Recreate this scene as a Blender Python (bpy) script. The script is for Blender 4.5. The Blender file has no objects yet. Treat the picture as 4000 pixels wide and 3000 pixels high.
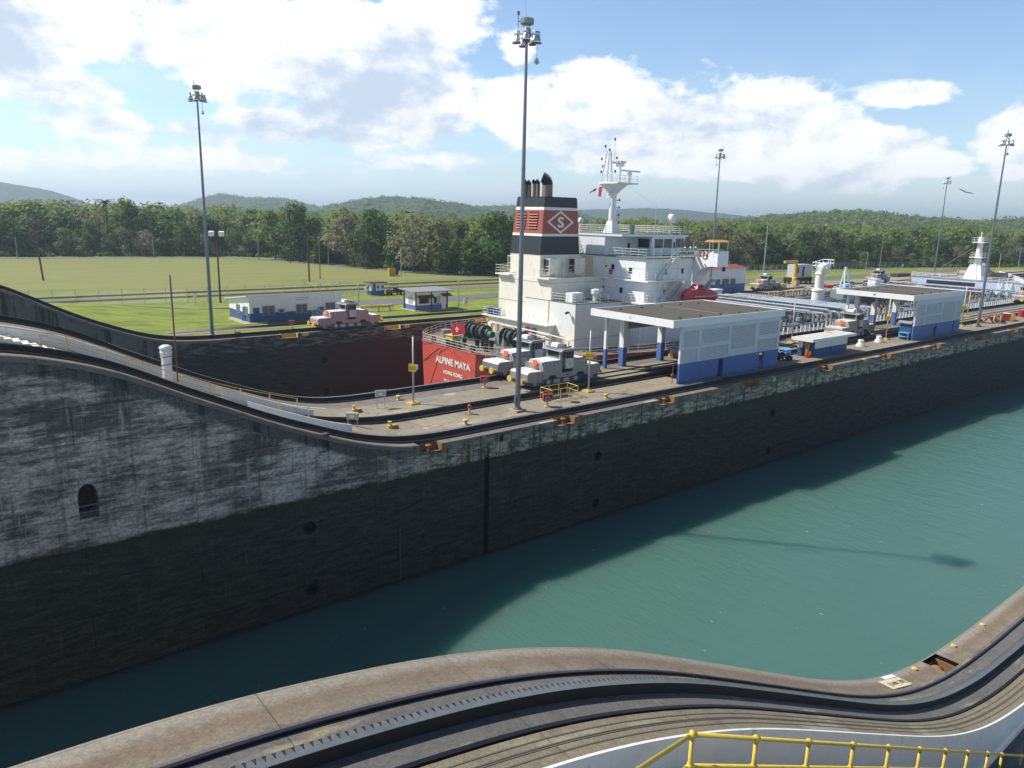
import bpy, bmesh, math, random
import numpy as np
from mathutils import Matrix, Vector
S = bpy.context.scene
rad = math.radians
# ------------------------------------------------------------------ camera
RC = ((0.77992935, -0.11801845, 0.61463961), (-0.62544806, -0.18292143, 0.75852124), (0.02291126, -0.97601813, -0.21648021))
cam_d = bpy.data.cameras.new('camera'); cam = bpy.data.objects.new('camera', cam_d)
S.collection.objects.link(cam)
cam.matrix_world = Matrix(((RC[0][0], -RC[0][1], -RC[0][2], 0), (RC[1][0], -RC[1][1], -RC[1][2], 0), (RC[2][0], -RC[2][1], -RC[2][2], 15.0), (0, 0, 0, 1)))
cam_d.sensor_width = 36; cam_d.lens = 36 * 2931 / 4000; cam_d.clip_start = 0.2; cam_d.clip_end = 20000
S.camera = cam
# ------------------------------------------------------------------ exposure
S.view_settings.view_transform = 'Standard'; S.view_settings.look = 'None'; S.view_settings.gamma = 1
S.view_settings.exposure = 0.52
# ------------------------------------------------------------------ sun
SUN = Vector((-0.58, 0.69, 1.0)).normalized()
sd = bpy.data.lights.new('sun', 'SUN'); sd.energy = 4.6; sd.angle = rad(0.53); sd.color = (1.0, 0.95, 0.86)
so = bpy.data.objects.new('sun', sd); S.collection.objects.link(so)
so.rotation_euler = (-SUN).to_track_quat('-Z', 'Y').to_euler()
# ------------------------------------------------------------------ sky with clouds (function of direction only)
W = bpy.data.worlds.new('World'); S.world = W; W.use_nodes = True
NT = W.node_tree; NT.nodes.clear()
def nd(t, **k):
    n = NT.nodes.new(t)
    for a, b in k.items(): setattr(n, a, b)
    return n
def lk(a, b): NT.links.new(a, b)
def mth(op, a, b=None, c=None, clamp=False):
    n = nd('ShaderNodeMath', operation=op, use_clamp=clamp)
    for i, v in enumerate((a, b, c)):
        if v is None: continue
        if isinstance(v, (int, float)): n.inputs[i].default_value = v
        else: lk(v, n.inputs[i])
    return n.outputs[0]
sky = nd('ShaderNodeTexSky', sky_type='NISHITA', sun_disc=False)
sky.sun_elevation = math.asin(SUN.z); sky.sun_rotation = math.atan2(SUN.x, SUN.y)
sky.air_density = 1.0; sky.dust_density = 0.15; sky.ozone_density = 3.0
bg_sky = nd('ShaderNodeBackground'); 
lk(sky.outputs[0], bg_sky.inputs[0])
tc = nd('ShaderNodeTexCoord'); sep = nd('ShaderNodeSeparateXYZ'); lk(tc.outputs['Generated'], sep.inputs[0])
AZ = mth('MULTIPLY', mth('ARCTAN2', sep.outputs[0], sep.outputs[1]), 57.29578)
EL = mth('MULTIPLY', mth('ARCSINE', sep.outputs[2]), 57.29578)
cmb = nd('ShaderNodeCombineXYZ'); lk(AZ, cmb.inputs[0]); lk(EL, cmb.inputs[1])
def noise(scale, detail, rough, off=(0, 0, 0), sy=1.6):
    m = nd('ShaderNodeMapping'); lk(cmb.outputs[0], m.inputs[0])
    m.inputs['Location'].default_value = off; m.inputs['Scale'].default_value = (1, sy, 1)
    n = nd('ShaderNodeTexNoise'); n.inputs['Scale'].default_value = scale; n.inputs['Detail'].default_value = detail
    n.inputs['Roughness'].default_value = rough; lk(m.outputs[0], n.inputs['Vector']); return n.outputs[0]
def blob(a, e, ra, re, w=1.0):
    s = nd('ShaderNodeVectorMath', operation='SUBTRACT'); lk(cmb.outputs[0], s.inputs[0]); s.inputs[1].default_value = (a, e, 0)
    m = nd('ShaderNodeVectorMath', operation='MULTIPLY'); lk(s.outputs[0], m.inputs[0]); m.inputs[1].default_value = (1 / ra, 1 / re, 0)
    l = nd('ShaderNodeVectorMath', operation='LENGTH'); lk(m.outputs[0], l.inputs[0])
    return mth('MULTIPLY', mth('SUBTRACT', 1.0, l.outputs['Value']), w)
def smax(lst):
    o = lst[0]
    for x in lst[1:]:
        o = mth('SMOOTH_MAX', o, x, 0.25)
    return o
CL = [(12.44, 11.3, 6.85, 2.65, 1.0), (15.02, 10.25, 3.23, 1.48, 1.0), (9.78, 7.29, 3.38, 1.41, 0.75), (7.02, 9.09, 3.94, 3.89, 0.9), (25.33, 10.84, 10.79, 4.06, 1.15), (21.02, 9.95, 5.74, 3.0, 1.0), (32.69, 12.84, 4.71, 3.18, 1.0), (29.07, 7.47, 8.55, 3.36, 1.0), (18.33, 9.17, 3.04, 2.12, 1.0), (22.67, 5.93, 5.68, 1.59, 0.8), (46.71, 6.97, 11.75, 3.71, 1.0), (41.04, 7.22, 6.41, 3.53, 1.0), (57.45, 7.21, 6.77, 2.65, 1.0), (64.19, 8.3, 3.93, 1.06, 0.9), (60.37, 4.78, 6.38, 3.0, 1.0), (51.11, 4.64, 10.64, 2.12, 0.7), (71.4, 5.68, 2.66, 2.12, 1.0), (67.67, 3.83, 2.48, 0.85, 0.8), (71.35, 4.33, 2.3, 1.77, 0.7), (38.92, 11.44, 1.98, 1.59, 0.8), (11.92, 5.11, 9.22, 1.2, 0.5), (16.54, 3.49, 9.2, 1.06, 0.45), (7.86, 2.88, 6.37, 1.06, 0.45), (31.67, 3.95, 7.08, 0.85, 0.35)]
DK = [(6.37, 9.51, 4.3, 4.24, 1.0), (28.11, 8.19, 8.21, 3.71, 1.05), (31.38, 10.59, 5.03, 3.71, 0.65), (23.58, 5.36, 11.71, 1.77, 0.85), (34.35, 6.11, 4.26, 2.12, 0.7), (11.91, 4.97, 9.22, 1.41, 0.45), (7.32, 7.31, 5.34, 2.83, 0.5), (45.83, 4.75, 10.64, 1.59, 0.5), (51.6, 6.67, 7.12, 2.83, 0.4), (42.78, 5.66, 4.26, 1.77, 0.4), (57.87, 6.01, 4.26, 1.77, 0.35), (59.7, 2.65, 8.84, 1.41, 0.3), (13.89, 9.59, 1.79, 1.77, 0.35)]
n1 = noise(0.19, 9, 0.60); n2 = noise(0.19, 9, 0.60, (0.9, -1.1, 0)); n3 = noise(0.75, 4, 0.6, (3, 1, 0)); n4 = noise(0.12, 5, .6, (17, 5, 0), 2.6)
den = mth('ADD', smax([blob(*c) for c in CL]), mth('MULTIPLY', mth('SUBTRACT', n1, 0.47), 1.7))
den = mth('ADD', den, mth('MULTIPLY', mth('SUBTRACT', n3, 0.5), 0.35))
def mr(v, a, b, c=0, d=1, mode='SMOOTHSTEP'):
    n = nd('ShaderNodeMapRange', interpolation_type=mode); n.clamp = True if mode == 'LINEAR' else True
    lk(v, n.inputs[0])
    for i, x in enumerate((a, b, c, d)): n.inputs[i + 1].default_value = x
    return n.outputs[0]
cov = mr(den, 0.06, 0.34)
wisp = mth('MULTIPLY', mr(n4, 0.42, 0.75), mr(EL, 16, 2, 0.1, 0.75))
leftw = mr(AZ, 44, 18, 0.0, 1.0)
wisp = mth('MULTIPLY', wisp, mth('ADD', mth('MULTIPLY', leftw, 0.42), 0.18))
cov = mth('MAXIMUM', cov, wisp)
haze = mr(EL, 8, -1, 0.0, 0.55)
hazel = mth('MULTIPLY', haze, mth('ADD', 0.7, mth('MULTIPLY', leftw, 0.08)), clamp=True)
shade = mth('ADD', mth('MULTIPLY', mth('SUBTRACT', n2, n1), 2.2), mth('MAXIMUM', smax([blob(*c) for c in DK]), 0.02))
shade = mth('ADD', shade, mth('MULTIPLY', mth('SUBTRACT', n3, 0.5), 0.3))
sh = mr(shade, -0.05, 0.8)
mixc = nd('ShaderNodeMix', data_type='RGBA'); lk(sh, mixc.inputs[0])
mixc.inputs[6].default_value = (1.12, 1.14, 1.16, 1); mixc.inputs[7].default_value = (0.60, 0.70, 0.85, 1)
bg_c = nd('ShaderNodeBackground'); lk(mixc.outputs[2], bg_c.inputs[0]); zen = mr(EL, 17, 42, 1.0, 0.38); lk(mth('MULTIPLY', zen, 0.75), bg_c.inputs[1]); lk(mth('MULTIPLY', zen, 0.118), bg_sky.inputs[1])
bg_h = nd('ShaderNodeBackground'); bg_h.inputs[0].default_value = (0.50, 0.70, 1.0, 1); lk(mth('MULTIPLY', zen, 0.68), bg_h.inputs[1])
m1 = nd('ShaderNodeMixShader'); lk(hazel, m1.inputs[0]); lk(bg_sky.outputs[0], m1.inputs[1]); lk(bg_h.outputs[0], m1.inputs[2])
m2 = nd('ShaderNodeMixShader'); lk(cov, m2.inputs[0]); lk(m1.outputs[0], m2.inputs[1]); lk(bg_c.outputs[0], m2.inputs[2])
wo = nd('ShaderNodeOutputWorld'); lk(m2.outputs[0], wo.inputs[0])
# ------------------------------------------------------------------ helpers
class MB:
    def __init__(s): s.v = []; s.f = []; s.m = []
    def add(s, vs, fs, m=0):
        o = len(s.v); s.v += [tuple(map(float, p)) for p in vs]; s.f += [tuple(i + o for i in f) for f in fs]; s.m += [m] * len(fs); return s
    def box(s, x0, y0, z0, x1, y1, z1, m=0):
        return s.add([(x0, y0, z0), (x1, y0, z0), (x1, y1, z0), (x0, y1, z0), (x0, y0, z1), (x1, y0, z1), (x1, y1, z1), (x0, y1, z1)],
                     [(0, 3, 2, 1), (4, 5, 6, 7), (0, 1, 5, 4), (1, 2, 6, 5), (2, 3, 7, 6), (3, 0, 4, 7)], m)
    def frus(s, b, t, z0, z1, m=0):   # b,t = (x0,y0,x1,y1)
        return s.add([(b[0], b[1], z0), (b[2], b[1], z0), (b[2], b[3], z0), (b[0], b[3], z0), (t[0], t[1], z1), (t[2], t[1], z1), (t[2], t[3], z1), (t[0], t[3], z1)],
                     [(0, 3, 2, 1), (4, 5, 6, 7), (0, 1, 5, 4), (1, 2, 6, 5), (2, 3, 7, 6), (3, 0, 4, 7)], m)
    def prism(s, pts, ax, a, b, m=0):  # 2D outline extruded along axis ax
        n = len(pts)
        def mk(p, q): return (q, p[0], p[1]) if ax == 0 else (p[0], q, p[1]) if ax == 1 else (p[0], p[1], q)
        vs = [mk(p, a) for p in pts] + [mk(p, b) for p in pts]
        return s.add(vs, [tuple(range(n)), tuple(range(2 * n - 1, n - 1, -1))] + [(i, i + n, (i + 1) % n + n, (i + 1) % n) for i in range(n)], m)
    def cyl(s, p, q, r, r2=None, n=8, m=0, cap=True):
        p = Vector(p); q = Vector(q); d = (q - p)
        if d.length < 1e-6: return s
        d.normalize(); u = d.orthogonal().normalized(); w = d.cross(u); r2 = r if r2 is None else r2
        A = [2 * math.pi * i / n for i in range(n)]
        vs = [p + (u * math.cos(a) + w * math.sin(a)) * r for a in A] + [q + (u * math.cos(a) + w * math.sin(a)) * r2 for a in A]
        fs = [(i, (i + 1) % n, (i + 1) % n + n, i + n) for i in range(n)]
        if cap: fs += [tuple(range(n - 1, -1, -1)), tuple(range(n, 2 * n))]
        return s.add(vs, fs, m)
    def tube(s, pts, r, n=6, m=0):
        for a, b in zip(pts, pts[1:]): s.cyl(a, b, r, None, n, m)
        return s
    def lathe(s, prof, c=(0, 0, 0), n=12, m=0):
        o = []
        for r, z in prof:
            for i in range(n):
                a = 2 * math.pi * i / n; o.append((c[0] + r * math.cos(a), c[1] + r * math.sin(a), c[2] + z))
        k = len(prof)
        fs = [(j * n + i, j * n + (i + 1) % n, (j + 1) * n + (i + 1) % n, (j + 1) * n + i) for j in range(k - 1) for i in range(n)]
        fs += [tuple(range(n - 1, -1, -1)), tuple(range((k - 1) * n, k * n))]
        return s.add(o, fs, m)
    def grid(s, rows, m=0):
        k = len(rows[0]); vs = [p for r in rows for p in r]
        return s.add(vs, [(j * k + i, j * k + i + 1, (j + 1) * k + i + 1, (j + 1) * k + i) for j in range(len(rows) - 1) for i in range(k - 1)], m)
    def rails(s, path, h, r=0.03, sp=1.5, nr=3, m=0, ends=True):  # guard rail along polyline of floor points
        for a, b in zip(path, path[1:]):
            a = Vector(a); b = Vector(b); L = (b - a).length; k = max(1, round(L / sp))
            for i in range(k + 1):
                p = a.lerp(b, i / k); s.cyl(p, p + Vector((0, 0, h)), r * 1.1, None, 5, m)
            for j in range(nr):
                dz = Vector((0, 0, h * (j + 1) / nr)); s.cyl(a + dz, b + dz, r, None, 5, m)
        return s
    def ladder(s, p, q, w, sp=0.3, r=0.025, m=0):
        p = Vector(p); q = Vector(q); w = Vector(w); L = (q - p).length
        s.cyl(p, q, r, None, 5, m); s.cyl(p + w, q + w, r, None, 5, m)
        for i in range(1, int(L / sp)):
            a = p.lerp(q, i * sp / L); s.cyl(a, a + w, r * .8, None, 4, m)
        return s
COL = S.collection
WL = {}
def build(name, mb, mats, parent=None, world=True, smooth=False):
    off = WL.get(parent.name, (0, 0, 0)) if (parent and world) else (0, 0, 0)
    me = bpy.data.meshes.new(name)
    me.from_pydata([(a - off[0], b - off[1], c - off[2]) for a, b, c in mb.v], [], mb.f)
    for m in (mats if isinstance(mats, (list, tuple)) else [mats]): me.materials.append(m)
    if any(mb.m): me.polygons.foreach_set('material_index', mb.m)
    if smooth: me.polygons.foreach_set('use_smooth', [True] * len(mb.f))
    me.update()
    o = bpy.data.objects.new(name, me); COL.objects.link(o)
    if parent: o.parent = parent; WL[o.name] = off
    return o
def tag(o, label=None, cat=None, group=None, kind=None):
    for k, v in (('label', label), ('category', cat), ('group', group), ('kind', kind)):
        if v: o[k] = v
    return o
def thing(name, label, cat, loc=(0, 0, 0), rz=0, group=None):
    o = bpy.data.objects.new(name, None); COL.objects.link(o); o.location = loc; o.rotation_euler = (0, 0, rz)
    o.empty_display_size = 0.3; WL[o.name] = tuple(loc); return tag(o, label, cat, group)
def dup(root, loc, rz=0, label=None, group=None, sc=None, mats=None):
    def rec(o, par):
        c = o.copy(); COL.objects.link(c)
        if par: c.parent = par
        if mats and o.type == 'MESH':
            for sl in c.material_slots:
                if sl.material and sl.material.name in mats:
                    nm = mats[sl.material.name]; sl.link = 'OBJECT'; sl.material = nm
        for ch in list(o.children): rec(ch, c)
        return c
    r = rec(root, None); r.location = loc; r.rotation_euler = (0, 0, rz)
    if sc: r.scale = (sc, sc, sc)
    if label: r['label'] = label
    if group: r['group'] = group
    WL[r.name] = tuple(loc); return r
def text(name, s, size, M, mat, parent, ext=0.01, bold=0.0, world=True, align='LEFT', spacing=1.0):
    cu = bpy.data.curves.new(name, 'FONT'); cu.body = s; cu.size = size; cu.extrude = ext; cu.offset = bold; cu.align_x = align; cu.space_character = spacing; cu.resolution_u = 3
    t = bpy.data.objects.new('tmp', cu); COL.objects.link(t)
    dg = bpy.context.evaluated_depsgraph_get(); me = bpy.data.meshes.new_from_object(t.evaluated_get(dg)); bpy.data.objects.remove(t); bpy.data.curves.remove(cu)
    me.name = name; me.transform(M)
    off = WL.get(parent.name, (0, 0, 0)) if world else (0, 0, 0)
    me.transform(Matrix.Translation((-off[0], -off[1], -off[2])))
    me.materials.clear(); me.materials.append(mat)
    o = bpy.data.objects.new(name, me); COL.objects.link(o); o.parent = parent; WL[o.name] = off; return o
def frame(o, x, y):  # matrix: text local x->x dir, y->y dir at origin o
    x = Vector(x).normalized(); y = Vector(y).normalized(); z = x.cross(y)
    return Matrix(((x.x, y.x, z.x, o[0]), (x.y, y.y, z.y, o[1]), (x.z, y.z, z.z, o[2]), (0, 0, 0, 1)))
# ------------------------------------------------------------------ materials
MT = {}
class MN:
    def __init__(s, name):
        s.m = bpy.data.materials.new(name); s.m.use_nodes = True; s.t = s.m.node_tree; s.b = s.t.nodes['Principled BSDF']; s.tc = s.n('ShaderNodeTexCoord')
    def n(s, t, **k):
        x = s.t.nodes.new(t)
        for a, b in k.items(): setattr(x, a, b)
        return x
    def l(s, a, b): s.t.links.new(a, b)
    def math(s, op, a, b=None, clamp=False):
        x = s.n('ShaderNodeMath', operation=op, use_clamp=clamp)
        for i, v in enumerate((a, b)):
            if v is None: continue
            if isinstance(v, (int, float)): x.inputs[i].default_value = v
            else: s.l(v, x.inputs[i])
        return x.outputs[0]
    def noise(s, sc, scale=(1, 1, 1), det=5, ro=.6, src='Object', loc=(0, 0, 0)):
        mp = s.n('ShaderNodeMapping'); s.l(s.tc.outputs[src], mp.inputs[0]); mp.inputs['Scale'].default_value = scale; mp.inputs['Location'].default_value = loc
        x = s.n('ShaderNodeTexNoise'); x.inputs['Scale'].default_value = sc; x.inputs['Detail'].default_value = det; x.inputs['Roughness'].default_value = ro
        s.l(mp.outputs[0], x.inputs['Vector']); return x.outputs[0]
    def mr(s, v, a, b, c=0., d=1.):
        x = s.n('ShaderNodeMapRange', interpolation_type='SMOOTHSTEP')
        s.l(v, x.inputs[0])
        for i, q in enumerate((a, b, c, d)): x.inputs[i + 1].default_value = q
        return x.outputs[0]
    def mix(s, f, a, b, mode='MIX'):
        x = s.n('ShaderNodeMix', data_type='RGBA', blend_type=mode)
        for i, v in ((0, f), (6, a), (7, b)):
            if isinstance(v, tuple): x.inputs[i].default_value = v if len(v) == 4 else v + (1,)
            elif isinstance(v, (int, float)): x.inputs[i].default_value = v
            else: s.l(v, x.inputs[i])
        return x.outputs[2]
    def xyz(s, src='Object'):
        x = s.n('ShaderNodeSeparateXYZ'); s.l(s.tc.outputs[src], x.inputs[0]); return x.outputs
    def bump(s, h, st=.3, d=.05):
        x = s.n('ShaderNodeBump'); x.inputs['Strength'].default_value = st; x.inputs['Distance'].default_value = d
        s.l(h, x.inputs['Height']); s.l(x.outputs[0], s.b.inputs['Normal'])
    def out(s, col, rough=.7, metal=0., spec=.5):
        if isinstance(col, tuple): s.b.inputs['Base Color'].default_value = col + (1,)
        else: s.l(col, s.b.inputs['Base Color'])
        if isinstance(rough, (int, float)): s.b.inputs['Roughness'].default_value = rough
        else: s.l(rough, s.b.inputs['Roughness'])
        s.b.inputs['Metallic'].default_value = metal; s.b.inputs['Specular IOR Level'].default_value = spec
        return s.m
def mat(name, col, rough=.5, metal=0., var=.12, sc=2.0, streak=0., dirt=(.16, .10, .06), bump=0.):
    if name in MT: return MT[name]
    k = MN(name); n = k.noise(sc)
    c = k.mix(n, tuple(x * (1 - var * 1.6) for x in col), tuple(min(1, x * (1 + var * 1.2)) for x in col))
    if streak:
        st = k.noise(3.0, (1.3, 1.3, .12), 4, .65); sp = k.noise(1.1, (1, 1, 1), 4, .6, loc=(5, 3, 1))
        f = k.math('MULTIPLY', k.mr(st, .52, .72), k.mr(sp, .45, .65)); f = k.math('MULTIPLY', f, streak)
        c = k.mix(f, c, tuple(dirt))
    if bump: k.bump(n, bump)
    MT[name] = k.out(c, rough, metal); return MT[name]
# ------------------------------------------------------------------ lock walls, water, land
def prof(tab):
    t = np.array(tab); return lambda x: float(np.interp(x, t[:, 0], t[:, 1]))
def smoothed(tab):
    f = prof(tab); return lambda x: sum(f(x + d) * w for d, w in ((-1.2, .15), (-.6, .2), (0, .3), (.6, .2), (1.2, .15)))
PC = smoothed([(-300, 9), (-8, 8.95), (-4, 8.9), (0, 8.72), (2.97, 8.41), (5, 7.97), (7.1, 7.31), (8.66, 6.62), (9.7, 6.07), (11.25, 5.26), (12.9, 4.5), (14.66, 3.62), (16.5, 2.77), (18.1, 2.15), (20.8, 1.1), (23, .5), (24.85, .16), (27.5, 0), (900, 0)])
PNr = smoothed([(-300, 9.05), (-5, 9.0), (.29, 8.85), (1.47, 8.78), (2.3, 8.72), (3.2, 8.6), (4.2, 8.43), (5.45, 8.2), (6.4, 7.97), (7.4, 7.69), (8.7, 7.23), (10.3, 6.6), (11.8, 5.88), (13.7, 4.95), (16.2, 3.72), (18.5, 2.6), (20, 1.93), (21.5, 1.34), (23.5, .72), (26.3, .2), (29.9, 0), (900, 0)])
PF = smoothed([(-300, 9.2), (-3, 9), (2, 8.4), (7.31, 6.92), (9.17, 5.97), (11.1, 4.92), (13.1, 3.83), (15.18, 2.83), (17.37, 1.95), (19.63, 1.09), (22, .45), (24.5, .12), (28, 0), (900, 0)])
WZ = -9.0
def xs_range(extra=()):
    a = list(np.arange(-60, -8, 8)) + list(np.arange(-8, 34, .6)) + list(np.arange(34, 120, 6)) + [150, 200, 260, 330, 420, 560]
    for e in extra: a += list(e)
    return sorted(set(round(float(x), 4) for x in a))
k = MN('lock_wall_concrete')   # wet algae below the pool line, flaking plaster above, grey coping
X_ = k.xyz(); at = k.n('ShaderNodeAttribute', attribute_name='depth')
nz = k.noise(.5, (1, 1, 1), 6, .65); hz = k.noise(1.15, (.38, 1, 2.6), 9, .78); hz2 = k.noise(1.5, (.5, 1, 2.2), 6, .7, loc=(9, 0, 4)); big = k.noise(.28, (.8, 1, 1.1), 4, .6, loc=(31, 0, 7)); vz = k.noise(.9, (1.6, 1, .1), 5, .7, loc=(2, 0, 0))
vz2 = k.noise(2.3, (1.2, 1, .15), 5, .6, loc=(7, 0, 2))
plast = k.mix(k.mr(k.math('ADD', k.math('MULTIPLY', hz, .5), k.math('MULTIPLY', big, .5)), .43, .56), (.11, .094, .083), (.66, .57, .50)); plast = k.mix(k.math('MULTIPLY', k.mr(hz2, .5, .62), .45), plast, (.12, .10, .09))
plast = k.mix(k.math('MULTIPLY', k.mr(vz, .52, .64), .5), plast, (.075, .064, .055)); plast = k.mix(k.math('MULTIPLY', k.mr(vz2, .56, .64), .75), plast, (.42, .36, .31))
cop = k.mix(nz, (.07, .072, .065), (.15, .15, .135)); cop = k.mix(k.math('MULTIPLY', k.mr(vz, .5, .62), .9), cop, (.03, .03, .028)); cop = k.mix(k.math('MULTIPLY', k.mr(vz2, .6, .68), .7), cop, (.20, .14, .05))
# flaking yellow paint and rust runs where the wall is level
band = k.mix(k.mr(hz2, .42, .58), (.09, .08, .065), (.46, .42, .34)); band = k.mix(k.math('MULTIPLY', k.mr(vz, .5, .6), .85), band, (.04, .035, .03)); band = k.mix(k.math('MULTIPLY', k.mr(vz2, .54, .62), .8), band, (.36, .26, .08))
flat = k.mr(X_[0], 20, 27)
c = k.mix(k.mr(k.math('ADD', at.outputs['Fac'], k.math('MULTIPLY', nz, .9)), 1.2, 1.5), cop, plast)
c = k.mix(flat, c, k.mix(k.mr(k.math('ADD', at.outputs['Fac'], k.math('MULTIPLY', nz, .3)), .8, .95), k.mix(.45, cop, band), band))
low_col = k.mix(k.mr(hz2, .35, .65), (.018, .018, .014), (.066, .061, .047)); low_col = k.mix(k.math('MULTIPLY', k.mr(hz, .45, .6), .5), low_col, (.022, .025, .016)); low_col = k.mix(k.math('MULTIPLY', k.mr(vz2, .56, .68), .6), low_col, (.085, .06, .042))
zl = k.math('ADD', X_[2], k.math('MULTIPLY', k.math('SUBTRACT', hz2, .5), .9))
c = k.mix(k.mr(zl, -2.15, -1.45), low_col, c)
c = k.mix(k.math('MULTIPLY', k.mr(zl, -2.6, -1.9), k.math('SUBTRACT', 1.0, k.mr(zl, -1.9, -1.6))), c, (.028, .034, .014))
br = k.n('ShaderNodeTexBrick'); br.offset = .5; br.inputs['Scale'].default_value = 1; br.inputs['Mortar Size'].default_value = .05; br.inputs['Mortar Smooth'].default_value = .6; br.inputs['Brick Width'].default_value = 11; br.inputs['Row Height'].default_value = 1.85
sw = k.n('ShaderNodeCombineXYZ'); k.l(X_[0], sw.inputs[0]); k.l(X_[2], sw.inputs[1]); k.l(sw.outputs[0], br.inputs['Vector']); br.inputs['Color1'].default_value = (.86, .86, .86, 1); br.inputs['Color2'].default_value = (1.12, 1.12, 1.12, 1); br.inputs['Mortar'].default_value = (.5, .5, .5, 1)
c = k.mix(.9, c, k.mix(1.0, c, br.outputs[0], 'MULTIPLY')); sp = k.noise(5, (1, 1, 1.4), 6, .8, loc=(2, 2, 9)); c = k.mix(k.mr(sp, .36, .64), k.mix(1.0, c, (.6, .6, .6), 'MULTIPLY'), k.mix(1.0, c, (1.3, 1.29, 1.27), 'MULTIPLY')); k.bump(hz2, .6, .08); wallm = k.out(c, .85)
MT['wall'] = wallm
k = MN('far_wall_concrete'); X_ = k.xyz(); at = k.n('ShaderNodeAttribute', attribute_name='depth')
nz = k.noise(.5, (1, 1, 1), 6, .65); vz = k.noise(.8, (1.4, 1, .12), 5, .7); hz2 = k.noise(1.2, (.5, 1, 2.4), 6, .7)
c = k.mix(nz, (.07, .066, .056), (.20, .185, .155)); c = k.mix(k.mr(vz, .5, .62), c, (.035, .033, .03)); c = k.mix(k.math('MULTIPLY', k.mr(vz, .33, .4, 1, 0), .6), c, (.34, .32, .28))
c2 = k.mix(k.mr(hz2, .45, .6), (.03, .03, .027), (.15, .145, .125)); c = k.mix(k.mr(X_[0], 20, 27), c, c2)
low_col = k.mix(k.mr(hz2, .35, .65), (.018, .017, .015), (.06, .053, .045)); low_col = k.mix(k.mr(X_[0], 34, 48), low_col, k.mix(hz2, (.022, .015, .012), (.07, .045, .036)))  # algae tone, turning red-brown towards the ship: reflected hull light painted in
zl = k.math('ADD', X_[2], k.math('MULTIPLY', k.math('SUBTRACT', hz2, .5), .8)); c = k.mix(k.mr(zl, -1.9, -1.5), low_col, c); k.bump(hz2, .5, .06)
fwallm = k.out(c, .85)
def deckmat(name, a, b, stain, patch, ps=(1, 1, 1), joints=0, fine=0, rim=None, pth=.58):
    k = MN(name); n1 = k.noise(.35, ps, 6, .65); n2 = k.noise(1.6, ps, 6, .7, loc=(3, 7, 0)); n3 = k.noise(5, ps, 5, .7, loc=(1, 2, 0)); n4 = k.noise(.9, (ps[0] * .25, 1.2, 1), 5, .65, loc=(8, 1, 0))
    c = k.mix(n1, a, b); c = k.mix(k.math('MULTIPLY', k.mr(n2, .52, .66), .8), c, stain); c = k.mix(k.math('MULTIPLY', k.mr(n4, pth, pth + .1), .85), c, patch); c = k.mix(k.math('MULTIPLY', k.mr(n3, .6, .7), .35), c, patch)
    if rim:
        yy = k.xyz()[1]; c = k.mix(k.math('MULTIPLY', k.mr(k.math('ADD', yy, k.math('MULTIPLY', k.math('SUBTRACT', n3, .5), .5)), rim[0], rim[1]), .8), k.mix(k.math('MULTIPLY', k.mr(k.math('ADD', yy, k.math('MULTIPLY', k.math('SUBTRACT', n2, .5), .9)), -.75, -.45), .75), c, (.165, .125, .088)), rim[2])
    if fine:
        f1 = k.noise(14, (1, 1, 1), 6, .75, loc=(4, 4, 0)); f2 = k.noise(48, (1, 1, 1), 3, .6, loc=(2, 8, 0)); c = k.mix(k.mr(f1, .3, .7), k.mix(1.0, c, (.78, .77, .76), 'MULTIPLY'), k.mix(1.0, c, (1.18, 1.18, 1.16), 'MULTIPLY')); c = k.mix(k.mr(f2, .3, .7), k.mix(1.0, c, (.82, .82, .82), 'MULTIPLY'), k.mix(1.0, c, (1.12, 1.12, 1.12), 'MULTIPLY'))
        wv = k.n('ShaderNodeTexBrick'); wv.offset = 0; wv.inputs['Scale'].default_value = 1; wv.inputs['Mortar Size'].default_value = .012; wv.inputs['Brick Width'].default_value = 3.05; wv.inputs['Row Height'].default_value = 50; k.l(k.tc.outputs['Object'], wv.inputs['Vector']); wv.inputs['Color1'].default_value = (.93, .92, .9, 1); wv.inputs['Color2'].default_value = (1.08, 1.05, 1.04, 1); wv.inputs['Mortar'].default_value = (.55, .5, .47, 1); c = k.mix(1.0, c, wv.outputs[0], 'MULTIPLY')
    if joints:
        br = k.n('ShaderNodeTexBrick'); br.offset = .3; br.inputs['Scale'].default_value = 1; br.inputs['Mortar Size'].default_value = .025; br.inputs['Brick Width'].default_value = 4.2; br.inputs['Row Height'].default_value = 2.1
        k.l(k.tc.outputs['Object'], br.inputs['Vector']); br.inputs['Color1'].default_value = (.86, .86, .86, 1); br.inputs['Color2'].default_value = (1.1, 1.08, 1.05, 1); br.inputs['Mortar'].default_value = (.6, .58, .55, 1)
        c = k.mix(1.0, c, br.outputs[0], 'MULTIPLY')
    k.bump(n3, .25, .02); return k.out(c, .85)
edge_m = deckmat('brown_coping_concrete', (.145, .12, .092), (.245, .21, .165), (.115, .094, .075), (.17, .13, .09), fine=1, rim=(-.42, -.05, (.29, .275, .235)))
bed_m = deckmat('dark_track_bed', (.09, .09, .093), (.15, .15, .147), (.095, .09, .088), (.30, .26, .16), fine=1, pth=.545)
duct_m = deckmat('beige_duct_covers', (.17, .15, .10), (.24, .21, .15), (.15, .13, .10), (.30, .29, .21), fine=1, pth=.53)
cedge_m = deckmat('grey_track_edge', (.12, .10, .092), (.20, .175, .155), (.085, .07, .062), (.24, .19, .15))
deck_m = deckmat('olive_deck_concrete', (.19, .17, .125), (.30, .265, .20), (.15, .11, .08), (.36, .32, .245), joints=1)
white_w = mat('chipped_white_wall_paint', (.78, .77, .75), .7, 0, .08, 2, .5, (.2, .19, .18))
steel_d = mat('dark_rail_steel', (.018, .016, .02), .5, .6, .3, 4)
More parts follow.
